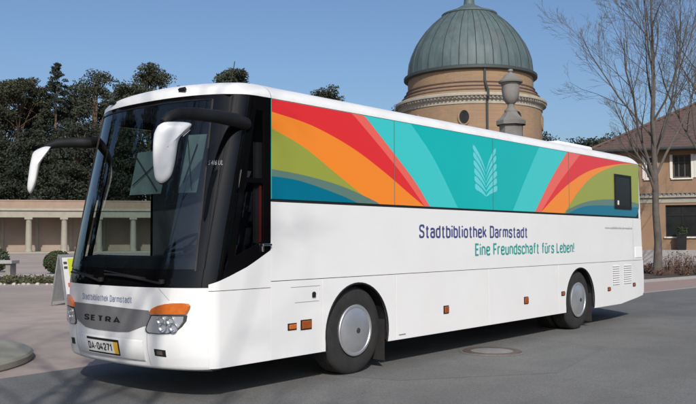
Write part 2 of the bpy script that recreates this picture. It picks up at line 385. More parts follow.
def sign_mesh(body, width, height, stroke=.145, gap=.26):
    """verts (u, v, layer) and faces; strokes lie on hair-thin steps so that none share a plane"""
    vs = []; fs = []; x = 0; lay = 0
    for ch in body:
        w, strokes = GL[ch]
        for pts, r, closed in strokes:
            p = rnd_path(pts, r, bool(closed)) if r else list(pts)
            n = len(p); lay = (lay+1) % 3; base = len(vs)
            for i in range(n):
                if closed: a = p[i-1] if i else p[-2]; c = p[i+1] if i < n-1 else p[1]
                else: a = p[max(i-1, 0)]; c = p[min(i+1, n-1)]
                def nrm(a, c):
                    dx, dy = c[0]-a[0], c[1]-a[1]; l = math.hypot(dx, dy) or 1; return (-dy/l, dx/l)
                n0 = nrm(a, p[i]) if a != p[i] else nrm(p[i], c); n1 = nrm(p[i], c) if c != p[i] else n0
                mx, my = n0[0]+n1[0], n0[1]+n1[1]; l = math.hypot(mx, my) or 1; mx, my = mx/l, my/l
                k = stroke/2/max(.45, mx*n0[0]+my*n0[1])
                vs.append((x+p[i][0]+mx*k, p[i][1]+my*k, lay)); vs.append((x+p[i][0]-mx*k, p[i][1]-my*k, lay))
            fs += [(base+2*i, base+2*i+1, base+2*i+3, base+2*i+2) for i in range(n-1)]
        x += w+gap
    u0 = min(v[0] for v in vs); u1 = max(v[0] for v in vs); k = width/(u1-u0)
    return [((a-u0)*k, (b+stroke/2)*height/(1+stroke), l) for a, b, l in vs], fs

# ------------------------------------------------------------------ render, world, sun
S.render.engine = 'CYCLES'
S.view_settings.view_transform = 'Standard'; S.view_settings.look = 'None'; S.view_settings.gamma = 1; S.view_settings.exposure = 0
S.view_settings.use_curve_mapping = False
S.cycles.max_bounces = 8; S.cycles.transparent_max_bounces = 12
SUN = Vector((-1.0, -1.08, 1.02)).normalized()
elev = math.asin(SUN.z); az = math.atan2(SUN.x, SUN.y)
W = bpy.data.worlds.new('World'); S.world = W; W.use_nodes = True
wn = W.node_tree
sky = wn.nodes.new('ShaderNodeTexSky'); sky.sky_type = 'NISHITA'; sky.sun_disc = False
sky.sun_elevation = elev; sky.sun_rotation = az; sky.altitude = 100; sky.air_density = 1.0; sky.dust_density = 2.5; sky.ozone_density = 5.0
wn.links.new(sky.outputs['Color'], wn.nodes['Background'].inputs['Color']); wn.nodes['Background'].inputs['Strength'].default_value = .120
sl = bpy.data.lights.new('sun', 'SUN'); sl.energy = 3.65; sl.angle = radians(.55); sl.color = (1, .945, .865)
so = bpy.data.objects.new('sun', sl); COL.objects.link(so); so.rotation_euler = (-SUN).to_track_quat('-Z', 'Y').to_euler(); so.location = SUN*60

cd = bpy.data.cameras.new('camera'); co = bpy.data.objects.new('camera', cd); COL.objects.link(co); S.camera = co
cd.sensor_fit = 'HORIZONTAL'; cd.sensor_width = 36; cd.lens = FPX/696*36; cd.clip_start = .1; cd.clip_end = 6000
co.matrix_world = Matrix(((_r.x, _u.x, -_f.x, CAM.x), (_r.y, _u.y, -_f.y, CAM.y), (_r.z, _u.z, -_f.z, CAM.z), (0, 0, 0, 1)))

# ================================================================== GROUND
b = MB(); R_ = 2500
b.add([(-R_,-R_,0),(R_,-R_,0),(R_,R_,0),(-R_,R_,0)], [(0,1,2,3)], 'gravel')
tag(b.build('ground'), kind='structure')
edge = [(-70, 3.0), (-10, 3.0), (1.61, 3.0), (2.8, 3.04), (8, 3.05), (14, 2.95), (18, 2.86), (21.0, 2.70), (24.4, 2.36), (28, 1.9), (34, .9), (45, -1.6), (70, -9)]
b = MB()
b.add([(x, y, .004) for x, y in edge] + [(70, -70, .004), (-70, -70, .004)], [tuple(range(len(edge)+2))], 'asphalt')
tag(b.build('road'), kind='structure')
# repair patch round the manhole
b = MB(); b.add([(4.1, .75, .0058), (9.0, .75, .0058), (8.6, -1.25, .0058), (6.0, -1.75, .0058), (4.4, -.6, .0058)], [(0,1,2,3,4)], 'patch')
tag(b.build('asphalt_patch'), kind='structure')
# pavement
inner = [(18, 5.6), (25.6, 4.65), (30.5, 4.05), (38, 2.6), (50, -1.2), (70, -7)]
outer = [(18, 2.86), (21.0, 2.70), (24.4, 2.36), (28, 1.9), (34, .9), (45, -1.6), (70, -9)]
b = MB(); pts = [(x, y, .006) for x, y in outer] + [(x, y, .006) for x, y in reversed(inner)]
b.add(pts, [tuple(range(len(pts)))], 'paving')
tag(b.build('pavement'), kind='structure')
def strip_wall(line, w, h, mt, z0=0.):
    b = MB()
    rows = []
    for i, (x, y) in enumerate(line):
        a = Vector(line[max(i-1, 0)]); c = Vector(line[min(i+1, len(line)-1)]); d = (c-a).normalized(); n = Vector((-d.y, d.x))
        p = Vector((x, y)); q = p+n*w
        rows.append([(p.x, p.y, z0), (p.x, p.y, h), (q.x, q.y, h), (q.x, q.y, z0)])
    b.grid(rows, mt); return b
tag(strip_wall(inner, .16, .10, 'lightconc').build('kerb', bevel=.01), kind='structure')
tag(strip_wall([(x, y-.14) for x, y in outer], .12, .015, 'lightconc').build('kerb_line'), kind='structure')
bed = [(x+.02, y+.17) for x, y in inner]
b = MB(); pts = [(x, y, .05) for x, y in bed] + [(74, 2, .05), (52, 8, .05), (40, 9, .05), (29, 12, .05), (18, 12, .05)]
b.add(pts, [tuple(range(len(pts)))], 'soil')
tag(b.build('planting_bed'), kind='structure')

# manhole
t = thing('manhole_cover', (7.083, -.23, .008), 'round iron rimmed manhole cover with pale concrete centre in the asphalt', 'manhole cover')
b = MB(); b.lathe([(.20+.1, .012), (.31, .016), (.40, .016), (.41, .004)], (7.083, -.23, .008), 'iron', 40, cap=False)
b.build('ring', t, True)
b = MB(); b.lathe([(.0001, .010), (.298, .010)], (7.083, -.23, .008), 'manhole', 40, cap=False); b.build('centre_plate', t)
b = MB(); b.lathe([(.411, .006), (.45, .006), (.46, .001)], (7.083, -.23, .008), 'patch', 40, cap=False); b.build('collar', t)

# round plinth
b = MB(); b.lathe([(2.04, .0), (2.06, .02), (2.06, .085), (2.03, .115), (1.6, .125), (.02, .13)], (.92, 5.3, 0), 'concrete', 72)
tag(b.build('stone_plinth', smooth=True, angle=30), 'low round concrete plinth at the edge of the pink gravel', 'plinth')

# ================================================================== COACH
bus = thing('coach', (7.7, 1.25, 0), 'white library coach with rainbow striped and teal upper side', 'bus')
YW = 2.5
def kz(z): return max(0., min(1., (z-1.15)/1.9))
def XN(z):
    r = 1.85+.42*kz(z)
    if z < .62: r += .10*((.62-z)/.34)**2
    return r
def XC(z): return 2.32+.42*kz(z)
def fpt(t, z, off=0.):
    """front surface, t 0 (left side) .. 1 (right side)"""
    th = t*pi; c = cos(th); a = abs(c)**(2/2.4)
    y = 1.25 - 1.25*(a if c > 0 else -a)
    s = max(0., sin(th)**2)**(1/1.8)
    x = XC(z) - (XC(z)-XN(z))*s
    return Vector((x-off, y, z))
def fyz(y, z, off=0.):
    a = min(1, abs(y-1.25)/1.25)
    return Vector((XC(z)-(XC(z)-XN(z))*(1-a**2.4)**(1/1.8)-off, y, z))
def t_of_y(y):
    a = min(1, abs(y-1.25)/1.25)**1.2; th = math.acos(a)
    return th/pi if y < 1.25 else 1-th/pi
def fgrid(b, t0, t1, zs, mt, off=0., n=48):
    b.grid([[fpt(t0+(t1-t0)*j/n, z, off) for j in range(n+1)] for z in zs], mt)
def lin(a, c, n): return [a+(c-a)*i/n for i in range(n+1)]

# ---- front fascia (white), with a lip turned under the bumper
TS = .092   # seam to the side panel
b = MB()
zs = lin(.36, 1.118, 14)
fgrid(b, TS, 1-TS, zs, 'white')
rows = []
for k in range(5):
    a = k/4*pi/2
    rows.append([fpt(TS+(1-2*TS)*j/48, .36, 0) + Vector((.07*(1-cos(a)), 0, -.05*sin(a)))*1 for j in range(49)])
b.grid(rows, 'white')
fas = b.build('front_fascia', bus, True)
# dark seam filler behind fascia top and between panels
b = MB(); fgrid(b, 0, 1, lin(.32, 1.14, 4), 'black', -.012); b.build('bumper_beam', bus, True)

# ---- black windscreen surround: bottom band, corner pillars, header
TG = .17   # glass edge
def pil(z): return TG
b = MB()
fgrid(b, 0, 1, lin(1.122, 1.30, 3), 'gloss_black')
def tb(z): return .165+.065*kz(z)
def fgridv(b, f0, f1, zs, mt, off=0., n=48): b.grid([[fpt(f0(z)+(f1(z)-f0(z))*j/n, z, off) for j in range(n+1)] for z in zs], mt)
fgridv(b, lambda z: 0, tb, lin(1.30, 3.07, 10), 'gloss_black', n=14)
fgridv(b, lambda z: 1-tb(z), lambda z: 1, lin(1.30, 3.07, 10), 'gloss_black', n=14)
fgridv(b, tb, lambda z: 1-tb(z), lin(3.02, 3.07, 2), 'gloss_black', n=40)
b.build('windscreen_surround', bus, True)
b = MB(); fgridv(b, tb, lambda z: 1-tb(z), lin(1.30, 3.02, 10), 'windscreen', n=44); b.build('windscreen', bus, True)
# rubber gasket line of the glass
b = MB()
for sd in (0, 1): b.tube([fpt(abs(sd-tb(z)), z, .004) for z in lin(1.28, 3.02, 14)], .010, 'dark_steel', 6)
b.tube([fpt(tt, 3.02, .003) for tt in lin(.23, .77, 40)], .008, 'black', 6)
b.build('windscreen_gasket', bus, True)
# centre sun strip at top
# ---- roof cap
def roof_sec(j, n):
    """roof cross-section point j of n at the junction x=3"""
    s = j/n
    y = YW*s
    d = min(y, YW-y)
    z = 3.075 + .155*min(1, sqrt(max(0, 1-(1-min(d/.28, 1))**2))) + .07*sin(pi*s)
    return y, z
NC = 48
def cap_cols():
    # spread columns so that they match between lip and roof section
    return [i/NC for i in range(NC+1)]
rows = []
XJ = 3.0
for r in range(9):
    ph = r/8*pi/2; row = []
    for i in range(NC+1):
        t = i/NC; lip = fpt(t, 3.072)
        y = lip.y; d = min(y, YW-y); s = y/YW
        ze = 3.075 + .155*sqrt(max(0, 1-(1-min(d/.28, 1))**2)) + .07*sin(pi*s)
        x = lip.x + (XJ-lip.x)*(1-cos(ph)); z = lip.z + (ze-lip.z)*sin(ph)**.8
        row.append((x, y, z))
    rows.append(row)
b = MB(); b.grid(rows, 'roofwhite'); b.build('roof_cap', bus, True)
# marker lamp on the roof cap + aerial
for yy in (.62, 1.88):
    b = MB(); p = fyz(yy, 3.13, .0); b.obox(p+Vector((.0, -.05, -.005)), (.02, 0, .02), (0, .1, 0), (-.02, 0, .025), 'black')
    b.build('marker_lamp', bus)
b = MB(); b.lathe([(.03, 0), (.025, .03), (.008, .05)], (3.1, .75, 3.29), 'black', 12); b.tube([(3.1, .75, 3.32), (3.16, .75, 3.6)], .005, 'black', 5); b.build('aerial', bus)

# ---- main roof
def roof_z(y):
    d = min(y, YW-y)
    return 3.075 + .155*sqrt(max(0, 1-(1-min(d/.28, 1))**2)) + .07*sin(pi*y/YW)
ysec = [.0, .004, .015, .035, .065, .11, .17, .28, .5, .8, 1.25]; ysec = ysec + [YW-y for y in reversed(ysec[:-1])]
def rear_x(z): return 13.53 - .083*(z-.46)
b = MB()
xs = [3.006, 5.4, 5.404, 8.0, 8.004, 10.6, 10.604, 13.1]
rows = [[(x, y, roof_z(y)) for y in ysec] for x in xs]
for k in range(1, 8):
    a = k/7*pi/2
    rows.append([(13.1+.22*sin(a), y, 3.075+(roof_z(y)-3.075)*(cos(a)*.999+.001)) for y in ysec])
b.grid(rows, 'roofwhite'); b.build('roof', bus, True)
for i, (x, w) in enumerate(((6.2, .8), (9.6, .8))):
    b = MB(); b.box((x, .75, 3.28), (x+.75, 1.75, 3.36), 'roofwhite'); b.build('roof_hatch', bus, bevel=.02)
b = MB(); b.box((10.9, .55, 3.25), (12.4, 1.95, 3.40), 'roofwhite'); b.build('roof_air_conditioner', bus, bevel=.05)

# ---- side panels (left side in the photo, y=0)
def prismY(pts, y0, y1, mt, name, bevel=.0015, part=True):
    b = MB(); b.prism([(x, y0, z) for x, z in pts], (0, y1-y0, 0), mt); return b.build(name, bus, bevel=bevel)
XF, XR, ZH = 4.43, 10.51, .5
RA = .575
def arch(xw, n=22):
    return [(xw-RA, .335)] + [(xw-RA*cos(a), ZH+RA*sin(a)) for a in lin(0.0, pi, n)] + [(xw+RA, .335)]
ZB = 1.146; g = .0035
PANELS = []
# front wrap + door panel: follows the curved corner
def zlow_win(x):   # slanted bottom edge of the driver's window
    P = [(2.0, 1.10), (2.113, 1.122), (2.428, 1.222), (2.694, 1.319), (3.0, 1.477)]
    for (a, za), (c, zc_) in zip(P, P[1:]):
        if x <= c: return za+(zc_-za)*(x-a)/(c-a)
    return P[-1][1]
def sidepath(z, side=0):
    pts = [fpt(TS*(1-k/8), z) for k in range(0, 9)]
    pts = [p for p in pts]
    x0 = XC(z)
    pts += [Vector((x, 0, z)) for x in lin(x0, 3.002, 6)[1:]]
    if side: pts = [Vector((p.x, YW-p.y, p.z)) for p in pts]
    return pts
for side in (0, 1):
    b = MB(); b.grid([sidepath(z, side) for z in lin(.335, 1.083, 6)], 'white')
    b.build('front_corner_panel', bus, True)
    if side: continue
    # upper white wedge: from the seam up to the window edge
    b = MB(); base = sidepath(1.089, side); rows = []
    for k in range(5):
        row = []
        for p in base:
            zt = max(1.092, zlow_win(p.x))
            z = 1.089 + (zt-1.089)*k/4
            row.append((p.x, p.y, z))
        rows.append(row)
    b.grid(rows, 'white'); b.build('window_sill_panel', bus, True)
# driver's window (dark glass) and its black frame, left side
def cabtop(x): return 3.072
b = MB()
def wcol(x, z0, z1, y): return [(x, y, z0), (x, y, z1)]
# frame pieces butted around the pane: lower sash, pillars, header, quarter light
def poly_side(pts, mt, y, d, nm, parent=bus, bevel=0):
    bb = MB(); bb.prism([(x, y, z) for x, z in pts], (0, d, 0), mt); return bb.build(nm, parent, bevel=bevel)
for side in (0,):
    Y = (lambda y: y) if side == 0 else (lambda y: YW-y)
    sg = 1 if side == 0 else -1
    bb = MB()
    # outer black field, built as strips around the pane opening
    def strip(pts): bb.prism([(x, Y(0.0), z) for x, z in pts], (0, sg*.02, 0), 'gloss_black')
    strip([(2.34, 1.200), (2.428, 1.226), (2.694, 1.323), (3.0, 1.481), (3.0, 1.62), (2.47, 1.40), (2.42, 1.38)])        # lower sash
    strip([(2.90, 1.5786), (3.0, 1.62), (3.0, 3.07), (2.90, 3.07)])                                                   # rear pillar
    strip([(2.742, 2.93), (2.90, 2.93), (2.90, 3.07), (2.742, 3.07)])                                               # header
    strip([(2.42, 1.382), (2.50, 1.414), (2.79, 2.93), (2.742, 2.93)])                                              # front pillar
    strip([(2.645, 2.17), (2.90, 2.17), (2.90, 2.22), (2.655, 2.22)])                                               # cross bar
    fr = bb.build('cab_window_frame', bus)
    bb = MB(); bb.add([(2.46, Y(.014), 1.39), (2.92, Y(.014), 1.58), (2.92, Y(.014), 2.96), (2.78, Y(.014), 2.96)], [(0,1,2,3)], 'sideglass')
    bb.build('cab_window' , fr)
# lettering on the corner pillar is added with the front details
b = MB(); b.box((2.86, -.035, 1.52), (2.99, -.004, 1.545), 'chrome'); b.box((2.86, -.02, 1.46), (2.885, -.004, 1.52), 'chrome'); b.build('window_handle', bus, bevel=.006)

# entrance door on the far side: slim black frame round a tall clear pane
bb = MB()
def strip(pts): bb.prism([(x, YW, z) for x, z in pts], (0, -.03, 0), 'gloss_black')
strip([(2.335, 1.09), (3.355, 1.09), (3.355, 1.15), (2.35, 1.15)]); strip([(3.30, 1.15), (3.355, 1.15), (3.355, 3.07), (3.30, 3.07)])
strip([(2.742, 2.98), (3.30, 2.98), (3.30, 3.07), (2.742, 3.07)]); strip([(2.35, 1.15), (2.40, 1.15), (2.79, 2.98), (2.742, 2.98)])
dr = bb.build('entrance_door', bus)
bb = MB(); bb.add([(2.37, YW-.015, 1.12), (3.33, YW-.015, 1.12), (3.33, YW-.015, 3.0), (2.77, YW-.015, 3.0)], [(0,1,2,3)], 'clearglass'); bb.build('pane', dr)
# side lower panels with wheel arches; y from 0 inwards
def lower(pts, nm, side):
    y0, y1 = (0, .025) if side == 0 else (YW, YW-.025)
    return prismY(pts, y0, y1, 'white', nm)
zk = .335
for side in (0, 1):
    xs0 = 3.0 if side == 0 else 3.36
    lower([(xs0+g, zk), (3.80-g, zk), (3.80-g, ZB), (xs0+g, ZB)], 'skirt_panel', side)
    if side: lower([(3.0+g, zk), (3.36-g, zk), (3.36-g, 1.083), (3.0+g, 1.083)], 'door_sill', side)
    A = [(x, z) for x, z in arch(XF)]
    lower([(3.80+g, zk)] + A + [(5.17-g, zk), (5.17-g, ZB), (3.80+g, ZB)], 'wheel_arch_panel', side)
    lower([(5.17+g, zk), (7.41-g, zk), (7.41-g, ZB), (5.17+g, ZB)], 'luggage_flap', side)
    lower([(7.41+g, zk), (9.66-g, zk), (9.66-g, ZB), (7.41+g, ZB)], 'luggage_flap', side)
    A = [(x, z) for x, z in arch(XR)]
    tailp = [(12.29, zk), (13.10, .405), (13.40, .44), (13.49, .50), (13.50, .8), (rear_x(1.14), ZB)]
    lower([(9.66+g, zk)] + A + tailp + [(9.66+g, ZB)], 'wheel_arch_panel', side)
    # upper plain band
    y0, y1 = (0, .025) if side == 0 else (YW, YW-.025)
    prismY([(xs0+g, ZB+2*g), (rear_x(1.15)-.02, ZB+2*g), (rear_x(1.98)-.02, 1.982), (xs0+g, 1.982)], y0, y1, 'white', 'side_panel')
    prismY([(13.30, 1.986), (rear_x(1.99)-.02, 1.986), (rear_x(3.06)-.02, 3.072), (13.41-.1, 3.072)], y0, y1, 'white', 'rear_pillar')
    # black drip line under the glass band
    prismY([(xs0, 1.985), (13.26, 1.985), (13.29, 2.008), (xs0, 2.008)], y0+(.004 if side == 0 else -.004), y1, 'black', 'drip_rail', bevel=0)
# ---- colour band (left): vinyl layers on glass panels
XB0, XB1 = 3.006, 13.30
ZT, ZL = 3.07, 2.011
b = MB()
rc = .16
endp = [(XB1-.05-rc, ZL)] + [(XB1-.05-rc+rc*sin(a), ZL+rc-rc*cos(a)) for a in lin(0.2, pi/2, 8)] + [(XB1, 2.5), (XB1, ZT)]
b.prism([(x, .0, z) for x, z in [(XB0, ZL)]+endp+[(XB0, ZT)]], (0, .02, 0), 'g_teal')
layer = [0]
def bez(pts, n=6):
    """smooth curve through pts (Catmull-Rom)"""
    out = []
    P = [pts[0]]+list(pts)+[pts[-1]]
    for i in range(1, len(P)-2):
        p0, p1, p2, p3 = P[i-1], P[i], P[i+1], P[i+2]
        for k in range(n):
            t = k/n
            out.append(tuple(.5*((2*p1[d]) + (-p0[d]+p2[d])*t + (2*p0[d]-5*p1[d]+4*p2[d]-p3[d])*t*t + (-p0[d]+3*p1[d]-3*p2[d]+p3[d])*t**3) for d in (0, 1)))
    out.append(tuple(pts[-1])); return out
def decal(pts, mt):
    layer[0] += 1; y = -.0009*layer[0]
    pts = [(min(max(x, XB0+.002), XB1-.003), min(max(z, ZL+.003), ZT-.003)) for x, z in pts]
    # clip the rounded lower rear corner
    q = []
    for x, z in pts:
        if x > XB1-.05-rc and z < ZL+rc:
            lim = XB1-.055-rc + sqrt(max(0, rc**2-(ZL+rc-z)**2)); x = min(x, max(lim, XB1-.05-rc))
        q.append((x, z))
    b.add([(x, y, z) for x, z in q], [tuple(range(len(q)))], mt)
Lf = XB0
cyR = bez([(5.50, 3.07), (6.026, 2.651), (6.60, 2.011)])
decal([(Lf, 3.07)] + cyR + [(Lf, 2.011)], 'g_cyan')
lrR = bez([(4.543, 3.075), (5.07, 2.705), (5.571, 2.336), (5.92, 2.011)])
decal([(Lf, 3.07)] + lrR + [(Lf, 2.011)], 'g_lred')
rR = bez([(4.308, 3.076), (4.832, 2.733), (5.315, 2.397), (5.80, 2.011)])
decal([(Lf, 3.07)] + rR + [(Lf, 2.011)], 'g_red')
oT = bez([(Lf, 2.931), (3.625, 2.85), (4.306, 2.665), (4.908, 2.423), (5.482, 2.153), (5.79, 2.011)])
decal(oT + [(Lf, 2.011)], 'g_orange')
gT = bez([(Lf, 2.755), (3.498, 2.597), (4.023, 2.345), (4.412, 2.157), (4.72, 2.011)])
decal(gT + [(Lf, 2.011)], 'g_green')
yT = bez([(Lf, 2.325), (3.561, 2.282), (4.161, 2.192), (4.749, 2.045), (4.82, 2.011)])
decal(yT + [(Lf, 2.011)], 'g_grey')
bT = bez([(Lf, 2.25), (3.435, 2.223), (4.091, 2.098), (4.42, 2.011)])
decal(bT + [(Lf, 2.011)], 'g_blue')
layer[0] = 0
RE = XB1
decal(bez([(9.036, 3.07), (8.554, 2.522), (8.14, 2.011)]) + [(9.9, 2.011), (11, 3.07)], 'g_cyan')
decal(bez([(10.06, 3.07), (9.441, 2.571), (8.855, 2.011)]) + [(9.9, 2.011), (11, 3.07)], 'g_lred')
decal(bez([(10.59, 3.07), (9.731, 2.52), (9.055, 2.011)]) + [(9.9, 2.011), (12, 2.6), (RE, 3.0), (RE, 3.07)], 'g_red')
decal(bez([(9.06, 2.011), (9.955, 2.463), (11.013, 2.814), (12.391, 3.023), (RE, 3.07)]) + [(RE, 2.011)], 'g_orange')
decal(bez([(9.90, 2.011), (10.501, 2.419), (11.182, 2.738), (12.293, 2.993), (RE, 3.068)]) + [(RE, 2.25), (RE-.01, 2.18), (RE-.06, 2.06), (RE-.14, 2.012)], 'g_green')
decal(bez([(9.95, 2.011), (10.095, 2.095), (10.991, 2.262), (12.261, 2.328), (RE, 2.28)]) + [(RE, 2.25), (RE-.01, 2.18), (RE-.06, 2.06), (RE-.14, 2.012)], 'g_grey')
decal(bez([(10.03, 2.011), (10.819, 2.164), (12.256, 2.206), (RE, 2.20)]) + [(RE-.01, 2.16), (RE-.06, 2.06), (RE-.14, 2.012)], 'g_blue')
# seams of the glass panels
for xq in (5.139, 7.55, 10.1):
    b.box((xq-.004, -.0085, ZL), (xq+.004, -.0075, ZT), 'g_grey')
band = b.build('colour_band', bus, recalc=False)
# leaf emblem
b = MB()
tipsL = [(7.0, 2.901), (7.01, 2.795), (7.016, 2.678), (7.033, 2.562), (7.039, 2.45), (7.049, 2.339)]
tipsR = [(7.646, 2.90), (7.656, 2.79), (7.662, 2.668), (7.673, 2.558), (7.67, 2.447), (7.677, 2.336)]
spine = [2.56, 2.475, 2.40, 2.335, 2.27, 2.205]
for i in range(6):
    for tips, sg in ((tipsL, 1), (tipsR, -1)):
        tx, tz = tips[i]; sx, sz = 7.355, spine[i]
        top = []; bot = []
        for k in range(9):
            s = k/8
            x = tx+(sx-tx)*s; z = tz+(sz-tz)*(.55*s+.45*s**2.2)
            w = .043*(1-s)**.6+.006
            if k == 0: w = .028
            top.append((x, z+w)); bot.append((x, z-w))
        pts = top+bot[::-1]
        b.add([(x, -.0018, z) for x, z in pts], [(k, k+1, 16-k, 17-k) for k in range(8)], 'g_leaf')
b.build('leaf_emblem', bus, recalc=False)
# lettering on the side
def side_text(body, x0, x1, z, h, mt, off=.0, spacing=1.):
    if off:
        vs, fs = sign_mesh(body, x1-x0, h, .172, .275); pts = [(x0+u, -.003-.0004*l, z+v) for u, v, l in vs]
    else:
        vs, fs = text_mesh(body, x1-x0, h, off, spacing); pts = [(x0+u, -.003, z+v) for u, v in vs]
    bb = MB(); bb.add(pts, fs, mt); return bb.build('lettering', bus, recalc=False)
side_text('Stadtbibliothek Darmstadt', 5.666, 8.583, 1.598, .178, 'navy', .012)
side_text('Eine Freundschaft fürs Leben!', 7.034, 10.27, 1.343, .178, 'tealtext', .012)
side_text('www.stadtbibliothek.darmstadt.de', 11.603, 12.92, 1.762, .045, 'greytext', .0)
# right side: plain dark glass band
prismY([(3.37, ZL), (XB1-.05, ZL), (XB1, 2.3), (XB1, ZT), (3.37, ZT)], YW, YW-.02, 'gloss_black', 'side_glazing', bevel=0)
# small window at the rear of the band
b = MB()
wx0, wx1, wz0, wz1 = 12.05, 12.87, 2.147, 2.812
fw = .05
b.box((wx0, -.022, wz0), (wx1, -.008, wz0+fw), 'black'); b.box((wx0, -.022, wz1-fw), (wx1, -.008, wz1), 'black')
b.box((wx0, -.022, wz0+fw), (wx0+fw, -.008, wz1-fw), 'black'); b.box((wx1-fw, -.022, wz0+fw), (wx1, -.008, wz1-fw), 'black')
rw = b.build('rear_side_window', bus)
b = MB(); b.box((wx0+fw, -.016, wz0+fw), (wx1-fw, -.009, wz1-fw), 'gloss_black'); b.build('pane', rw)
b = MB(); b.box((wx0+.12, -.03, wz0+.075), (wx0+.18, -.0165, wz0+.16), 'winwhite'); b.build('catch', rw, bevel=.005)

# markers, lock, vents, fuel flap
def marker(x, z, w, h, mt, r=.006):
    bb = MB(); bb.box((x-w/2-.012, -.008, z-h/2-.012), (x+w/2+.012, .001, z+h/2+.012), 'black'); o = bb.build('side_marker', bus, bevel=.003)
    bb = MB(); bb.box((x-w/2, -.022, z-h/2), (x+w/2, -.0075, z+h/2), mt); bb.build('lens', o, bevel=.006); return o
marker(3.317, .655, .11, .05, 'orange'); marker(3.535, .66, .15, .085, 'amber_dark')
marker(6.28, .635, .10, .085, 'amber_dark'); marker(8.524, .625, .11, .09, 'amber_dark')
for x, z in ((9.818, .662), (11.738, .643), (12.967, .672)): marker(x, z, .10, .05, 'amber_dark')
b = MB(); b.box((3.36, -.003, .905), (3.74, .001, .909), 'greytext'); b.box((3.30, -.003, 1.072), (3.76, .001, 1.076), 'greytext'); b.box((3.74, -.003, .905), (3.743, .001, 1.075), 'winwhite'); b.build('flap_outline', bus)
b = MB(); b.lathe([(.026, -.012), (.026, 0)], (3.66, 0, .985), 'black', 14, axis='y'); b.box((3.63, -.015, .95), (3.68, -.004, 1.0), 'black'); b.build('lock', bus)
for i, (xa, xb) in enumerate(((11.935, 12.23), (12.47, 12.825))):
    b = MB()
    for k in range(9):
        z = .728+k*.042
        b.obox((xa, -.002, z), (xb-xa, 0, 0), (0, -.012, -.014), (0, 0, .012), 'white')
        b.box((xa, -.0015, z-.019), (xb, .001, z-.003), 'dark_steel')
    b.build('air_vent', bus)
b = MB(); b.box((13.05, -.010, 1.20), (13.41, .0, 1.41), 'flapwhite'); M_fl = b.build('fuel_flap', bus, bevel=.004)
b = MB(); b.box((12.96, -.002, 1.16), (12.963, .001, 1.97), 'greytext'); b.build('rear_seam', bus)
b = MB(); b.box((5.22, -.003, .385), (5.36, .001, .40), 'greytext'); b.build('lift_mark', bus)

# ---- rear
b = MB()
rows = []
for z in [.44, .5, .8, 1.5, 2.2, 2.9, 3.07]:
    row = []
    for j in range(25):
        s = j/24; th = s*pi; c = cos(th); y = 1.25-1.25*(abs(c)**(2/5.)*(1 if c > 0 else -1)); sx = (sin(th)**2)**(1/4.)
        row.append((rear_x(z)-.12+.12*sx, y, z))
    rows.append(row)
b.grid(rows, 'white'); b.build('rear_panel', bus, True)
b = MB(); b.box((rear_x(2.5)+.012, .3, 2.0), (rear_x(2.5)+.06, 2.2, 2.9), 'gloss_black'); b.build('rear_window', bus, bevel=.02)
for yy in (.10, 2.12):
    b = MB(); b.box((13.50, yy, .75), (13.545, yy+.28, 1.15), 'redlens'); b.build('tail_light', bus, bevel=.01)
b = MB(); b.box((13.48, .1, .46), (13.58, 2.4, .62), 'black'); b.build('rear_bumper', bus, bevel=.03)
# ---- inner body: floor, liner, roof lining, partition
b = MB(); b.box((3.35, .03, 1.05), (13.25, YW-.03, 3.07), 'interior'); b.build('saloon_lining', bus)
b = MB()
for (xa, xb) in ((2.45, XF-.62), (XF+.62, XR-.62), (XR+.62, 12.25)):
    b.box((xa, .035, .36), (xb, YW-.035, 1.04), 'black')
b.box((XF-.62, .45, .42), (XF+.62, YW-.45, 1.04), 'black'); b.box((XR-.62, .75, .42), (XR+.62, YW-.75, 1.04), 'black')
b.box((12.25, .035, .50), (13.3, YW-.035, 1.04), 'black')
b.build('chassis', bus)
for xw in (XF, XR):
    for ya, yb in ((.024, .44), (YW-.44, YW-.024)):
        b = MB(); 
        rows = [[(xw-(RA+.01)*cos(a), y, ZH+(RA+.01)*sin(a)) for a in lin(-.25, pi+.25, 24)] for y in (ya, yb)]
        b.grid(rows, 'black'); b.build('wheel_arch_liner', bus, True)
        # black lip of the arch
        b = MB(); y = .002 if ya < 1 else YW-.002
        b.tube([(xw-(RA-.004)*cos(a), y, ZH+(RA-.004)*sin(a)) for a in lin(-.28, pi+.28, 30)], .012, 'black', 6); b.build('arch_lip', bus, True)
# mud flaps
for xw, yy in ((XF, .06), (XF, YW-.36), (XR, .06), (XR, YW-.46)):
    b = MB(); b.box((xw+.56, yy, .10), (xw+.575, yy+.36, .6), 'rubber'); b.build('mud_flap', bus)
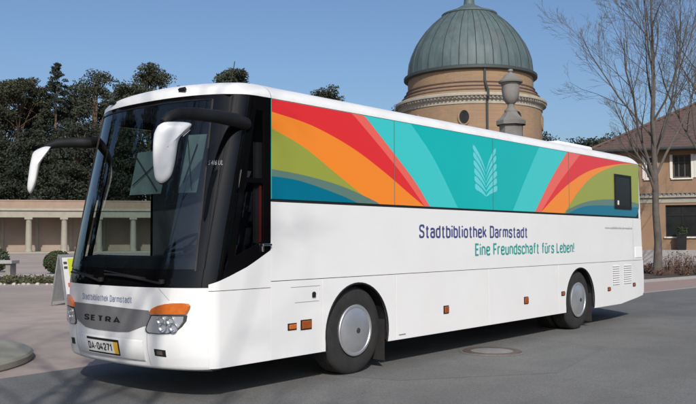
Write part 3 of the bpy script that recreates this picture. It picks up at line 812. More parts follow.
# ---- wheels
def wheel(xw, y, side, twin=False):
    s = 1 if side == 0 else -1
    R = .517
    b = MB()
    prof = [(.285, .03), (.30, .012), (.36, .0), (.44, .004), (.485, .018), (R-.008, .04), (R, .06)]
    for k in range(4):
        y0 = .075+k*.048; prof += [(R, y0), (R-.012, y0+.004), (R-.012, y0+.010), (R, y0+.014)]
    prof += [(R, .255), (R-.01, .275), (.44, .295), (.30, .29)]
    b.lathe([(r, s*h) for r, h in prof], (xw, y, R), 'rubber', 56, axis='y', cap=False)
    tyre = b.build('wheel', bus, True, angle=35)
    b = MB()
    b.lathe([(r, s*h) for r, h in [(.286, .03), (.300, -.002), (.302, -.012), (.292, -.020), (.268, -.020), (.262, -.012), (.25, -.018), (.15, -.040), (.06, -.052), (.001, -.054)]], (xw, y, R), 'alu', 48, axis='y', cap=False)
    hc = b.build('hubcap', tyre, True, angle=30)
    b = MB(); b.lathe([(r, s*h) for r, h in [(.033, -.05), (.031, -.060), (.001, -.061)]], (xw, y, R), 'dark_steel', 16, axis='y', cap=False)
    b.build('hub_bolt', hc, True)
    if twin:
        b = MB(); b.lathe([(r, s*(h+.33)) for r, h in prof], (xw, y, R), 'rubber', 48, axis='y', cap=False); b.build('inner_tyre', tyre, True)
    return tyre
wheel(XF, .055, 0); wheel(XF, YW-.055, 1); wheel(XR, .055, 0, True); wheel(XR, YW-.055, 1, True)
for xw in (XF, XR):
    b = MB(); b.tube([(xw, .15, .51), (xw, YW-.15, .51)], .09, 'dark_steel', 10); b.build('axle', bus)

# ---- front details: projected on the curved front
def fpoly(pts, mt, off, name, parent=bus, sub=6, edge=0.):
    """polygon given in (y,z) laid on the front with its own thickness"""
    bm = bmesh.new(); 
    vs = [bm.verts.new((0, y, z)) for y, z in pts]; bm.faces.new(vs)
    bmesh.ops.triangulate(bm, faces=bm.faces[:])
    for _ in range(3):
        bmesh.ops.subdivide_edges(bm, edges=[e for e in bm.edges if e.calc_length() > .08], cuts=1)
        bmesh.ops.triangulate(bm, faces=bm.faces[:])
    top = {}
    bb = MB()
    bm.verts.index_update()
    V = [fyz(v.co.y, v.co.z, off) for v in bm.verts]; F = [tuple(v.index for v in f.verts) for f in bm.faces]
    bb.add(V, F, mt)
    for e in bm.edges:
        if e.is_boundary:
            i, j = e.verts[0].index, e.verts[1].index
            p, q = V[i], V[j]
            bb.add([p, q, q+Vector((off+.004, 0, 0)), p+Vector((off+.004, 0, 0))], [(0,1,2,3)], mt)
    bm.free()
    return bb.build(name, parent, True, angle=25)
def mir(pts): return [(2*1.25-y, z) for y, z in pts]
OR = [(.552, .864), (.546, .89), (.525, .915), (.462, .943), (.38, .963), (.308, .972), (.22, .974), (.182, .968), (.165, .945), (.17, .915), (.19, .868)]
LE = [(.554, .852), (.60, .77), (.625, .71), (.617, .685), (.59, .672), (.463, .668), (.36, .676), (.29, .695), (.235, .745), (.198, .80), (.19, .856)]
for fn in (lambda p: p, mir):
    hl = fpoly(fn(LE), 'dark_steel', .012, 'headlight')
    def inset(pts, k):
        cy = sum(p[0] for p in pts)/len(pts); cz = sum(p[1] for p in pts)/len(pts)
        return [(cy+(y-cy)*k, cz+(z-cz)*k) for y, z in pts]
    fpoly(fn(inset(LE, .90)), 'chromehouse', .016, 'housing', hl)
    # reflectors
    for (yy, zz, rr) in ((.435, .80, .045), (.335, .80, .047), (.41, .735, .05), (.305, .735, .048)):
        y2, z2 = fn([(yy, zz)])[0]
        p = fyz(y2, z2, .02); b = MB()
        n = (fyz(y2-.02, z2)-fyz(y2+.02, z2)).cross(Vector((0, 0, 1))).normalized()
        if n.x > 0: n = -n
        a1 = n.orthogonal().normalized(); a2 = n.cross(a1)
        rows = [[p + (a1*cos(k*pi/10)+a2*sin(k*pi/10))*r + n*h for k in range(20)] for r, h in ((rr, 0.004), (rr, .012), (rr*.86, .012), (rr*.75, .004), (rr*.4, -.006), (.002, -.012+.004))]
        b.grid(rows, 'chrome', close=True); b.build('reflector', hl, True)
    fpoly(fn(inset(LE, .965)), 'lamp_glass', .036, 'lens', hl)
    fpoly(fn(OR), 'orange', .034, 'indicator', hl)
GR = [(1.955, .912), (1.6, .915), (1.25, .912), (.9, .902), (.592, .892), (.566, .842), (.606, .745), (.66, .735), (.75, .738), (.80, .70), (.86, .668), (1.05, .658), (1.45, .658), (1.64, .668), (1.70, .70), (1.75, .738), (1.87, .737), (1.91, .75)]
gr = fpoly(GR, 'silver', .008, 'grille_panel')
def front_text(body, yL, yR, z0, h, mt, off, parent=bus, bold=0., spacing=1., zslope=0.):
    if bold:
        vs, fs = sign_mesh(body, yL-yR, h, bold, spacing); pts = [fyz(yL-u, z0+v, off+.0004*l) for u, v, l in vs]
    else:
        vs, fs = text_mesh(body, yL-yR, h, 0, 1); pts = [fyz(yL-u, z0+v, off) for u, v in vs]
    bb = MB(); bb.add(pts, fs, mt); return bb.build('lettering', parent, recalc=False)
front_text('SETRA', 1.66, .985, .745, .060, 'black', .0105, gr, .24, .46)
front_text('Stadtbibliothek Darmstadt', 1.727, .824, .955, .066, 'navygrey', .003, fas, .16, .28)
front_text('S 416 UL', .197, .083, 2.335, .048, 'greytext', .003, bus)
# number plate with holder
pl = fpoly([(1.60, .575), (1.015, .575), (1.015, .405), (1.60, .405)], 'black', .016, 'number_plate')
fpoly([(1.59, .55), (1.10, .55), (1.10, .43), (1.59, .43)], 'plate', .021, 'plate_face', pl)
fpoly([(1.095, .55), (1.03, .55), (1.03, .43), (1.095, .43)], 'plate_y', .021, 'expiry_field', pl)
front_text('DA-04271', 1.565, 1.125, .452, .076, 'black', .0235, pl, .2, .27)
# bumper creases and fog lamps
fpoly([(.532, .520), (.405, .512), (.405, .445), (.532, .452)], 'black', .004, 'fog_lamp'); fpoly(mir([(.532, .520), (.405, .512), (.405, .445), (.532, .452)]), 'black', .004, 'fog_lamp')
fpoly([(.500, .505), (.44, .50), (.44, .462), (.500, .464)], 'iron', .010, 'tow_cover')
for y in (.614, 2*1.25-.614):
    b = MB(); b.tube([fyz(y, z, .0005) for z in lin(.35, .665, 6)], .0022, 'greytext', 4); b.build('bumper_seam', bus)
b = MB()
b.tube([fyz(.36+.12*k/5, .995+.12*k/5, .0005) for k in range(6)], .002, 'greytext', 4)
b.build('bumper_seam', bus)
# plate recess lip: lower bumper moulding
b = MB(); rows = []
for z, o in ((.595, .002), (.58, .012), (.40, .018), (.385, .002)):
    rows.append([fyz(y, z, o) for y in lin(.66, 1.84, 24)])
b.grid(rows, 'white'); b.build('plate_mount', bus, True, angle=50)
# wipers
for (ya, za, yb, zb) in ((.42, 1.16, 1.25, 1.235), (1.30, 1.16, 2.05, 1.235)):
    b = MB(); b.tube([fyz(ya+(yb-ya)*k/8, za+(zb-za)*k/8+.02*sin(k/8*pi), .035) for k in range(9)], .012, 'black', 6)
    b.lathe([(.03, 0), (.03, .04)], fyz(ya, za, .03), 'black', 10); b.tube([fyz(ya+(yb-ya)*(k/8*.8+.25), za+(zb-za)*(k/8*.8+.25)+.03, .02) for k in range(9)], .008, 'black', 5)
    b.build('wiper', bus, True)

# ---- mirrors
def housing(outline, c, wdir, fdir, thick, parent, nm='mirror_housing'):
    c = Vector(c); wdir = Vector(wdir).normalized(); fdir = Vector(fdir).normalized()
    n = len(outline); oy = sum(p[0] for p in outline)/n; oz = sum(p[1] for p in outline)/n
    def ring(k, d): return [c + wdir*(oy+(w-oy)*k) + UP*(oz+(z-oz)*k) + fdir*d for w, z in outline]
    b = MB()
    rows = [ring(.97, -.03), ring(1.0, .0), ring(.99, thick*.35), ring(.93, thick*.68), ring(.80, thick*.9), ring(.5, thick), ring(.02, thick*1.02)]
    b.grid(rows, 'white', close=True)
    o = b.build(nm, parent, True, angle=60)
    b = MB(); rows = [ring(1.02, -.055), ring(1.03, -.03), ring(1.0, -.005)]; b.grid(rows, 'black', close=True); b.add(ring(1.02, -.055), [tuple(range(n))], 'black'); bz = b.build('mirror_bezel', o, True)
    b = MB(); b.add(ring(.93, -.057), [tuple(range(n))], 'chrome'); b.build('mirror_glass', o)
    return o
b = MB(); b.tube([(2.78, .14, 2.76), (2.66, .03, 2.77), (2.45, -.06, 2.775), (2.15, -.13, 2.77), (1.85, -.18, 2.755), (1.66, -.20, 2.735), (1.54, -.21, 2.695), (1.47, -.21, 2.63)], [.06, .07, .068, .064, .060, .055, .048, .038], 'black', 12)
ma = b.build('mirror_arm', bus, True)
OUTN = [(-.036, -.027), (-.068, -.10), (-.077, -.21), (-.077, -.33), (-.068, -.436), (-.055, -.50), (-.018, -.536), (.027, -.523), (.073, -.473), (.10, -.39), (.118, -.28), (.132, -.18), (.155, -.118), (.20, -.073), (.245, -.027), (.25, 0), (.21, .012), (.11, .014), (.018, .006)]
OUTN = [p for p in bez(OUTN+[OUTN[0]], 3)[:-1]]
housing(OUTN, (1.46, -.21, 2.625), RIGHT*.97+FWD*.25, (-.80, -.60, .02), .06, ma)
fa = pix(44, 150, 9.25)
b = MB(); b.tube([(2.56, YW-.05, 2.77), pix(88, 143, 9.45), pix(72, 142.5, 9.4), pix(57, 143.5, 9.32), pix(48, 146, 9.28), fa], [.07, .066, .062, .055, .046, .034], 'black', 12)
ma2 = b.build('mirror_arm', bus, True)
OUTF = [(.067, .014), (.011, -.07), (-.048, -.17), (-.07, -.276), (-.09, -.39), (-.12, -.48), (-.15, -.525), (-.178, -.49), (-.184, -.437), (-.172, -.31), (-.157, -.19), (-.138, -.09), (-.118, -.046), (-.057, -.006), (.011, .017)]
OUTF = [p for p in bez(OUTF+[OUTF[0]], 3)[:-1]]
housing(OUTF, pix(45, 148, 9.25), RIGHT*.97+FWD*.2, (-.55, -.83, .02), .07, ma2)

# ---- cab interior
b = MB(); b.box((2.15, .1, .95), (3.34, 2.4, 1.02), 'interior'); b.build('cab_floor', bus)
b = MB()
rows = []
for (dx, z) in ((.10, 1.02), (.10, 1.32), (.16, 1.40), (.34, 1.42), (.46, 1.36), (.48, 1.02)):
    rows.append([fyz(y, min(z, 1.3))+Vector((dx, 0, z-min(z, 1.3))) for y in lin(.16, 2.30, 20)])
b.grid(rows, 'black'); b.build('dashboard', bus, True)
# steering wheel
b = MB(); c = Vector((2.45, .72, 1.52)); ax = Vector((-.55, 0, .83)).normalized(); a1 = Vector((0, 1, 0)); a2 = ax.cross(a1)
b.tube([c+(a1*cos(k*pi/16)+a2*sin(k*pi/16))*.23 for k in range(33)], .018, 'black', 7, cap=False)
for k in (0, 1, 2): b.tube([c-ax*.03, c+(a1*cos(k*2.09+.5)+a2*sin(k*2.09+.5))*.22], .014, 'black', 6)
b.tube([c-ax*.02, c-ax*.45], .04, 'black', 8); b.build('steering_wheel', bus, True)
def cab_seat(x, y):
    b = MB(); b.box((x, y-.25, 1.05), (x+.2, y+.25, 1.40), 'black'); b.box((x-.12, y-.25, 1.40), (x+.38, y+.25, 1.53), 'seat'); 
    b.obox((x+.32, y-.24, 1.50), (.12, 0, 0), (0, .48, 0), (.12, 0, .62), 'seat'); b.obox((x+.46, y-.13, 2.13), (.09, 0, 0), (0, .26, 0), (.03, 0, .2), 'seat')
    return b.build('driver_seat' if y < 1.2 else 'guide_seat', bus, bevel=.04)
cab_seat(2.72, .72)
b = MB(); b.box((3.30, .9, 1.02), (3.345, 2.45, 3.05), 'interior'); b.build('cab_partition', bus)
b = MB(); b.add([(2.5, .1, 3.06), (3.34, .1, 3.06), (3.34, 2.4, 3.06), (2.5, 2.4, 3.06)], [(0,1,2,3)], 'interior'); b.build('cab_headlining', bus)
# roller blinds and folding struts behind the windscreen
for (ya, yb, z0, z1) in ((1.22, .72, 2.06, 2.52), (.50, .30, 2.06, 2.66)):
    b = MB(); rows = [[fyz(y, z, -.05) for y in lin(ya, yb, 6)] for z in lin(z0, z1, 5)]; b.grid(rows, 'blind'); 
    bl = b.build('sun_blind', bus, True)
    b = MB()
    b.tube([fyz(ya-.02, z1-.05, -.03), fyz(yb+.04, z0+.03, -.03)], .006, 'dark_steel', 6); b.tube([fyz(ya-.06, z0+.1, -.025), fyz(yb+.06, z1-.1, -.025)], .006, 'dark_steel', 6)
    b.build('strut', bl)
# curtain and red strap at the driver's window
b = MB(); rows = [[(2.80+.2*s+.012*sin(s*30), .06+.015*sin(s*40), z) for s in lin(0, .9, 24)] for z in (1.55, 2.6)]; b.grid(rows, 'interior'); b.build('cab_curtain', bus, True)
b = MB(); b.prism([(2.60, .05, 2.30), (2.77, .05, 2.29), (2.66, .05, 2.06), (2.61, .05, 2.02)], (0, .01, 0), 'curtain'); b.build('folded_curtain', bus)
b = MB(); b.box((2.865, .03, 1.50), (2.893, .04, 2.15), 'redcurtain'); b.build('seat_belt', bus)

# ================================================================== FOLIAGE HELPERS
def leaf_clump(b, c, r, n, size, mt, flat=.7, rnd=random):
    c = Vector(c)
    for _ in range(n):
        d = Vector((rnd.gauss(0, 1), rnd.gauss(0, 1), rnd.gauss(0, 1))); d.normalize()
        rr = r*(rnd.random()**.45)
        p = c + Vector((d.x*rr, d.y*rr, d.z*rr*flat))
        nrm = Vector((rnd.gauss(0, 1), rnd.gauss(0, 1), rnd.gauss(.4, 1))).normalized()
        a = nrm.orthogonal().normalized(); q = nrm.cross(a)
        ang = rnd.random()*pi; a, q = a*cos(ang)+q*sin(ang), q*cos(ang)-a*sin(ang)
        s = size*(.6+.8*rnd.random())
        b.add([p-a*s-q*s*.35, p+a*s*.2-q*s*.5, p+a*s, p+a*s*.1+q*s*.5], [(0,1,2,3)], mt)

def conifer(u, vtop, depth, kind, wpx, label, seed, mt='pine', vbase=None, dens=1.):
    rnd = random.Random(seed)
    px = depth/FPX
    base = ground_at(u, depth); H = pix(u, vtop, depth).z; Wd = wpx*px
    t = thing('pine_tree' if kind != 'spruce' else 'spruce_tree', base, label, 'tree', 'dark trees behind the colonnade')
    # trunk
    b = MB(); lean = rnd.uniform(-.02, .02)*H
    tp = [base+Vector((lean*s*s+rnd.uniform(-.1, .1), rnd.uniform(-.1, .1), H*.93*s)) for s in lin(0, 1, 8)]
    b.tube(tp, [max(.05, H*.014*(1-.85*s)) for s in lin(0, 1, 8)], 'pinebark', 7)
    cr = MB()
    size = .19 if depth < 130 else .21
    if kind == 'spruce':
        n = 60
        for i in range(n):
            s = i/(n-1); z = H*(.12+.86*s); rad = Wd/2*(1-s)**.7*(.75+.5*rnd.random())+.35
            for k in range(max(3, int(9*(1-s)+3))):
                a = rnd.random()*2*pi; rr = rad*(.35+.65*rnd.random())
                c = base+Vector((cos(a)*rr, sin(a)*rr, z-rr*.25))
                leaf_clump(cr, c, .55+.75*(1-s), int(64*dens), size*.9, mt, .5, rnd)
    elif kind == 'umbrella':
        nb = 34
        for i in range(nb):
            a = rnd.random()*2*pi; s = rnd.random()**.5; rr = Wd/2*s
            z = H*(.99-.12*s*s-.26*rnd.random()*(1-.3*s))
            c = base+Vector((cos(a)*rr, sin(a)*rr, z-1.2))
            o_ = tp[5].lerp(tp[7], rnd.random()*.9)
            b.tube([o_, o_.lerp(c, .5)+Vector((0, 0, .25)), c], [.09, .06, .03], 'pinebark', 5)
            for k in range(4):
                q = c+Vector((rnd.gauss(0, 1), rnd.gauss(0, 1), rnd.gauss(0, .35)))
                leaf_clump(cr, q, 1.25, int(120*dens), size, mt, .45, rnd)
    else:   # full: irregular crown from vb to the top
        zb = H*(.25 if vbase is None else vbase)
        nb = int(46*dens)
        for i in range(nb):
            s = rnd.random(); z = zb+(H-zb)*s
            env = Wd/2*min(1., (1-s)**.55*1.25)*(.55+.45*sin(s*9+seed)**2)
            a = rnd.random()*2*pi; rr = env*(rnd.random()**.4)
            c = base+Vector((cos(a)*rr, sin(a)*rr, z-1.0))
            k0 = min(7, max(1, int(s*7)))
            b.tube([tp[k0], (tp[k0]+c)/2+Vector((0, 0, .3)), c], [.13, .09, .04], 'pinebark', 4)
            for k in range(4):
                q = c+Vector((rnd.gauss(0, 1), rnd.gauss(0, 1), rnd.gauss(0, .5)))
                leaf_clump(cr, q, 1.35, int(92*dens), size, mt, .6, rnd)
    b.build('trunk', t, True); cr.build('crown', t, recalc=False)
    return t

G_ = 'full'
conifer(18, 64, 128, 'umbrella', 72, 'flat topped pine with a bare slanting trunk, second from the left', 3, 'pine3')
conifer(54, 59, 126, 'spruce', 62, 'slim pointed spruce standing between two broad pines', 5, 'pine2')
conifer(94, 67, 124, G_, 82, 'broad round crowned pine right of the pointed spruce', 8, 'pine', .2)
conifer(148, 60, 128, G_, 84, 'tall pine behind the front edge of the coach roof', 11, 'pine3', .3)
conifer(124, 80, 120, G_, 70, 'lower dark pine just left of the windscreen top', 14, 'pine', .1)
conifer(72, 84, 134, G_, 70, 'dark pine behind the gap right of the pointed spruce', 71, 'pine2', .1, 1.2)
conifer(36, 92, 133, G_, 66, 'dark pine behind the gap left of the pointed spruce', 74, 'pine2', .1, 1.2)
conifer(112, 90, 134, G_, 66, 'dark pine filling the gap left of the windscreen top', 77, 'pine2', .1, 1.2)
conifer(232, 69.5, 140, G_, 27, 'small crown peeping over the coach roof above the cab', 17, 'pine', .4, 1.8)
conifer(322, 86, 150, G_, 34, 'rounded tree top showing over the middle of the coach roof', 19, 'pine3', .4, 1.6)
conifer(400, 100, 150, G_, 34, 'tree crown at the left foot of the domed tower', 22, 'pine', .4)
conifer(4, 76, 136, G_, 66, 'dense pine filling the left edge of the picture behind the colonnade', 25, 'pine', .15)
conifer(30, 128, 112, G_, 60, 'low dark evergreen above the left colonnade columns', 28, 'pine2', .02, 1.2)
conifer(78, 112, 112, G_, 62, 'low dark evergreen above the right colonnade columns', 31, 'pine2', .02, 1.2)
conifer(-20, 84, 122, G_, 62, 'dark pine outside the left end of the colonnade', 34, 'pine', .05)
conifer(118, 120, 114, G_, 54, 'dark evergreen seen through the upper windscreen', 37, 'pine2', .02)
conifer(175, 82, 116, G_, 66, 'dark evergreen behind the cab of the coach', 40, 'pine', .02)
conifer(-4, 132, 112, G_, 54, 'low evergreen at the far left edge above the colonnade roof', 46, 'pine2', .02, 1.2)
conifer(545, 134, 120, G_, 26, 'small round tree crown right of the domed tower', 43, 'pine', .3)
conifer(590, 136, 105, G_, 34, 'dark tree left of the house roof', 49, 'pine2', .2)
conifer(612, 130, 108, G_, 34, 'dark tree rising behind the left slope of the house roof', 52, 'pine2', .2)

# pines on the near left of the square (outside the picture; the windscreen mirrors them)
src_ = [o for o in COL.objects if o.get('label', '').startswith('low dark evergreen above')]
spots = [(-33, 14, .85), (-30, 20, .9), (-26, 24.5, .8), (-22, 29, .9), (-17, 32, .82), (-12, 35.5, .9), (-36, 9, .9), (-34, 26, 1.0), (-28, 33, 1.05), (-20, 38, 1.0), (-13, 42, 1.0), (-5, 44, .9), (-31.5, 17, 1.0), (-28, 22, 1.05), (-24, 27, 1.0), (-19.5, 31, 1.05), (-14.5, 34, 1.0), (-40, 20, 1.3), (-36, 32, 1.3), (-28, 40, 1.3), (-18, 46, 1.3)]
for i, (x, y, k) in enumerate(spots):
    c = copy_tree(src_[i % 2]); c.location = (x, y, 0); c.scale = (k*1.15, k*1.15, k); c.rotation_euler = (0, 0, i*1.7)
    c['label'] = 'dense evergreen at the near left side of the square, outside the picture'; c['group'] = 'evergreens beside the square outside the picture'
for i, (x, y, k) in enumerate([(14, -34, .75), (20, -33, .8), (26, -35, .7), (32, -34, .8), (38, -36, .75), (44, -36, .8), (51, -38, .8), (58, -40, .8), (8, -38, .8)]):  # evergreens added out of view so the coach side mirrors dark foliage
    c = copy_tree(src_[i % 2]); c.location = (x, y, 0); c.scale = (k*1.25, k*1.25, k); c.rotation_euler = (0, 0, i*2.1)
    c['label'] = 'dense unseen evergreen added across the road to darken the coach side reflections'; c['group'] = 'unseen evergreens added across the road for dark reflections'

for i, (u, dp, k) in enumerate([(300, 150, .72), (340, 158, .75), (385, 150, .72), (430, 165, .8), (500, 165, .75), (545, 150, .66), (585, 160, .66), (625, 150, .64), (730, 140, .9), (770, 130, .9), (815, 135, .95), (860, 125, .9)]):
    c = copy_tree(src_[i % 2]); c.location = ground_at(u, dp); c.scale = (k*1.3, k*1.3, k); c.rotation_euler = (0, 0, i*1.3)
    c['label'] = 'evergreen of the wood behind the square, hidden by the coach'; c['group'] = 'evergreens of the wood behind the square'

# ================================================================== COLONNADE
CD = (RIGHT*cos(radians(13)) + FWD*sin(radians(13))).normalized(); CN = Vector((CD.y, -CD.x, 0))   # CN points to the camera
if CN.dot(FWD) > 0: CN = -CN
C0 = ground_at(46.5, 98)
def col_at(a, back=0., z=0.): return C0 + CD*a - CN*back + UP*z
t = thing('colonnade', C0, 'long low cream colonnade with brick parapet and shaded wall behind round columns', 'colonnade')
A0, A1 = -26.5, 43.0
def cbox(b, a0, a1, d0, d1, z0, z1, mt): b.obox(col_at(a0, d0, z0), CD*(a1-a0), -CN*(d1-d0), UP*(z1-z0), mt)
b = MB(); cbox(b, A0, A1, 4.4, 4.8, 0, 5.2, 'backwall'); b.build('back_wall', t)
b = MB(); cbox(b, A0, A1, -.6, 4.4, .0, .16, 'stone'); b.build('floor_step', t)
b = MB(); cbox(b, A0, A1, -.42, .42, 4.30, 5.12, 'stone'); b.build('architrave', t)
b = MB(); cbox(b, A0, A1, -.62, .42, 5.12, 5.30, 'cornice'); cbox(b, A0, A1, -.50, .42, 5.30, 5.42, 'stone'); b.build('cornice', t)
b = MB(); cbox(b, A0, A1, -.30, .10, 5.42, 6.25, 'pinkplaster'); cbox(b, A0, A1, -.36, .14, 6.25, 6.40, 'pinkplaster'); b.build('parapet', t)
b = MB(); cbox(b, A0, A1, .42, 4.8, 5.20, 5.40, 'greystone'); b.build('roof', t)
sp = 4.06
k = 0
for i in range(-6, 11):
    a = -2.03+ i*sp
    p = col_at(a, 0, .16)
    b = MB(); b.lathe([(.46, 0), (.46, .12), (.40, .2), (.385, .3), (.37, 2.0), (.335, 3.75), (.36, 3.8), (.40, 3.9)], p, 'stone', 20, cap=False)
    b.obox(p-CD*.45+CN*.45+UP*3.9, CD*.9, -CN*.9, UP*.24, 'stone'); b.build('column', t, True, angle=35)
for i in range(-6, 11):
    a = i*sp
    b = MB(); cbox(b, a-1.9, a-1.55, 4.32, 4.40, .16, 5.0, 'stone')
    b.build('pilaster', t)

# ================================================================== FOREGARDEN LEFT
b = MB(); rnd = random.Random(5)
hp = [flat((u-348)/FPX*29.5, 29.5+.012*(u-30)) for u in lin(-60, 112, 40)]
b2 = MB()
hedge = thing('hedge', hp[20], 'low clipped green hedge along the pink gravel, left of the signboard', 'hedge')
for p in hp:
    for k in range(5):
        leaf_clump(b, p+Vector((rnd.uniform(-.2, .2), 0, 0))+FWD*rnd.uniform(-.1, 1.0)+UP*rnd.uniform(.06, .20), .20, 26, .05, 'hedge', .7, rnd)
b.build('leaves', hedge, recalc=False)
b2 = MB(); b2.obox(hp[0]+UP*.0, hp[-1]-hp[0], FWD*.8, UP*.16, 'boxleaf'); b2.build('branches', hedge)
# row of pale edging stones
proto = None
for i, u in enumerate(lin(1, 62, 13)):
    p = flat((u-348)/FPX*28.7, 28.7)
    if i % 5 == 2 or i == 9: continue
    rs = .035+.035*rnd.random()
    b = MB()
    rows = [[p+Vector((cos(k*pi/4)*r*(1+.2*sin(k*3+i)), sin(k*pi/4)*r, z)) for k in range(8)] for r, z in ((rs, -.01), (rs*1.1, rs*.5), (rs*.8, rs*1.1), (.01, rs*1.3))]
    b.grid(rows, 'flower', close=True)
    tag(b.build('edging_stone', smooth=True), 'small pale edging stone in front of the low hedge', 'stone', 'pale stones along the hedge')
# clipped ball
bp = ground_at(58.5, 38)
t = thing('box_bush', bp, 'round clipped dark green bush behind the signboard', 'bush')
b = MB(); rnd = random.Random(9)
for k in range(1700):
    d = Vector((rnd.gauss(0, 1), rnd.gauss(0, 1), rnd.gauss(0, 1))).normalized(); 
    c = bp+UP*.55+Vector((d.x*.66, d.y*.66, d.z*.53))*(.9+.1*rnd.random())
    leaf_clump(b, c, .03, 2, .05, 'boxleaf', 1, rnd)
b.build('leaves', t, recalc=False)
b = MB(); b.lathe([(.01, -.48), (.30, -.42), (.50, -.22), (.58, 0), (.50, .25), (.3, .42), (.01, .48)], bp+UP*.55, 'soil', 16); b.build('twigs', t, True)
bp = ground_at(-3, 40)
t = thing('low_bush', bp, 'small dark bush at the left edge behind the stone bench', 'bush')
b = MB()
for k in range(700):
    d = Vector((rnd.gauss(0, 1), rnd.gauss(0, 1), rnd.gauss(0, 1))).normalized(); c = bp+UP*.62+Vector((d.x*.6, d.y*.6, d.z*.55))*(.8+.2*rnd.random())
    leaf_clump(b, c, .04, 2, .07, 'boxleaf', 1, rnd)
b.build('leaves', t, recalc=False)
# stone bench / basin
bp = flat((0-348)/FPX*33, 33)
t = thing('stone_trough', bp, 'grey stone trough on legs at the left edge behind the hedge', 'trough')
b = MB(); b.obox(bp-RIGHT*1.6+UP*.62, RIGHT*2.1, FWD*.8, UP*.14, 'lightconc'); b.build('top_slab', t, bevel=.02)
for xx in (-1.4, .2):
    b = MB(); b.obox(bp+RIGHT*xx+FWD*.1, RIGHT*.2, FWD*.6, UP*.62, 'greystone'); b.build('leg', t, bevel=.01)
# pale gravel strip by the trough
b = MB(); c = flat((28-348)/FPX*36, 36)
b.add([c+RIGHT*(1.5*cos(k*pi/12))*(1+.1*sin(k*2))+FWD*(2.0*sin(k*pi/12))+UP*.004 for k in range(24)], [tuple(range(24))], 'flower'); tag(b.build('pale_gravel_patch'), kind='structure')

# sandwich board
hd = (RIGHT*.50+FWD*.86).normalized(); sd = (RIGHT*.90-FWD*.42).normalized()
ap = pix(58.8, 254.5, 19.4)
gz = ap.copy(); gz.z = 0
t = thing('sandwich_board', gz, 'grey framed A-board sign with yellow and white poster beside the coach front', 'sign')
Ht = ap.z
def panel(sgn, mtf, nm):
    foot = gz+sd*sgn*.235
    d = (foot-ap); ed = hd*.70; n = sd*sgn
    b = MB(); b.obox(ap+n*.002, ed*.06, d, n*.03, 'boardgrey'); b.obox(ap+n*.002+ed*.94, ed*.06, d, n*.03, 'boardgrey')
    b.obox(ap+n*.002+ed*.06, ed*.88, d*.05, n*.03, 'boardgrey'); b.obox(ap+n*.002+ed*.06+d*.86, ed*.88, d*.05, n*.03, 'boardgrey')
    fr = b.build('frame', t)
    b = MB(); b.obox(ap+n*.008+ed*.062+d*.052, ed*.876, d*.806, n*.012, mtf); b.build('panel', fr)
    return ap+n*.0215, ed, d, n, fr
panel(-1, 'boardgrey', 'back')
o, ed, d, n, fr = panel(1, 'boardwhite', 'front')
b = MB(); b.obox(o+ed*.30+d*.08, ed*.62, d*.34, n*.002, 'boardyellow'); b.obox(o+ed*.12+d*.14, ed*.15, d*.05, n*.002, 'darkwood'); b.obox(o+ed*.12+d*.23, ed*.15, d*.05, n*.002, 'darkwood'); b.obox(o+ed*.2+d*.55, ed*.5, d*.08, n*.002, 'boardred'); b.build('poster', fr)

# ================================================================== DOMED TOWER
D = 110.; px = D/FPX
cT = ground_at(471.5, D)
def hz(v, dd=D): return pix(471.5, v, dd).z
t = thing('domed_tower', cT, 'round brick tower with green copper dome and stone cornice', 'tower')
Rr = lambda p: p*px
zE = hz(77)    # eaves of the dome
def ring(b, prof, mt, seg=72): b.lathe(prof, cT, mt, seg, cap=False)
prof = []
domepts = [(62.5, 77), (62, 70), (61, 62), (58.5, 54), (55, 46), (50, 38), (44.5, 30.5), (38, 23.5), (31, 17.5), (27, 14.5)]
b = MB(); ring(b, [(Rr(r), hz(v)) for r, v in domepts], 'copper', 96)
dome = b.build('dome', t, True)
# standing seams
b = MB()
for k in range(48):
    a = 2*pi*k/48
    b.tube([cT+Vector((cos(a)*Rr(r+.15), sin(a)*Rr(r+.15), hz(v))) for r, v in domepts], .05, 'leadpipe' if k % 2 else 'copper', 4)
b.build('standing_seam', dome, True)
b = MB(); ring(b, [(Rr(27), hz(15)), (Rr(28), hz(14)), (Rr(28), hz(12.6)), (Rr(24), hz(11)), (Rr(16), hz(8)), (Rr(9), hz(4)), (Rr(5.5), hz(2)), (Rr(5), hz(-4)), (Rr(7), hz(-5)), (Rr(6), hz(-10)), (.1, hz(-14))], 'copper', 48); b.build('lantern_cap', t, True, angle=30)
b = MB(); ring(b, [(Rr(62), hz(75.5)), (Rr(66.5), hz(77)), (Rr(66.5), hz(79.5)), (Rr(63), hz(80.5))], 'leadpipe'); b.build('gutter', t, True, angle=30)
b = MB(); ring(b, [(Rr(62.5), hz(80)), (Rr(62.5), hz(92))], 'brick'); b.build('upper_drum', t, True)
b = MB()
for (r, va, vb) in ((64.2, 91.5, 93.0), (66.5, 95.5, 97), (69, 99.3, 100.8)):
    ring(b, [(Rr(r-2.3), hz(va)), (Rr(r), hz(va+.4)), (Rr(r), hz(vb)), (Rr(r-2.3), hz(vb))], 'rooftile')
ring(b, [(Rr(63.6), hz(92.5)), (Rr(63.8), hz(96))], 'brick'); ring(b, [(Rr(66), hz(96.5)), (Rr(66.2), hz(100))], 'brick'); ring(b, [(Rr(68.5), hz(100.5)), (Rr(69.5), hz(103.5))], 'brick')
b.build('stepped_rings', t, True, angle=30)
b = MB(); ring(b, [(Rr(69), hz(103)), (Rr(74.5), hz(104.2)), (Rr(75.3), hz(105)), (Rr(75.3), hz(107.0)), (Rr(73.5), hz(107.6)), (Rr(72.8), hz(109.6)), (Rr(70.6), hz(110.2))], 'cornice')
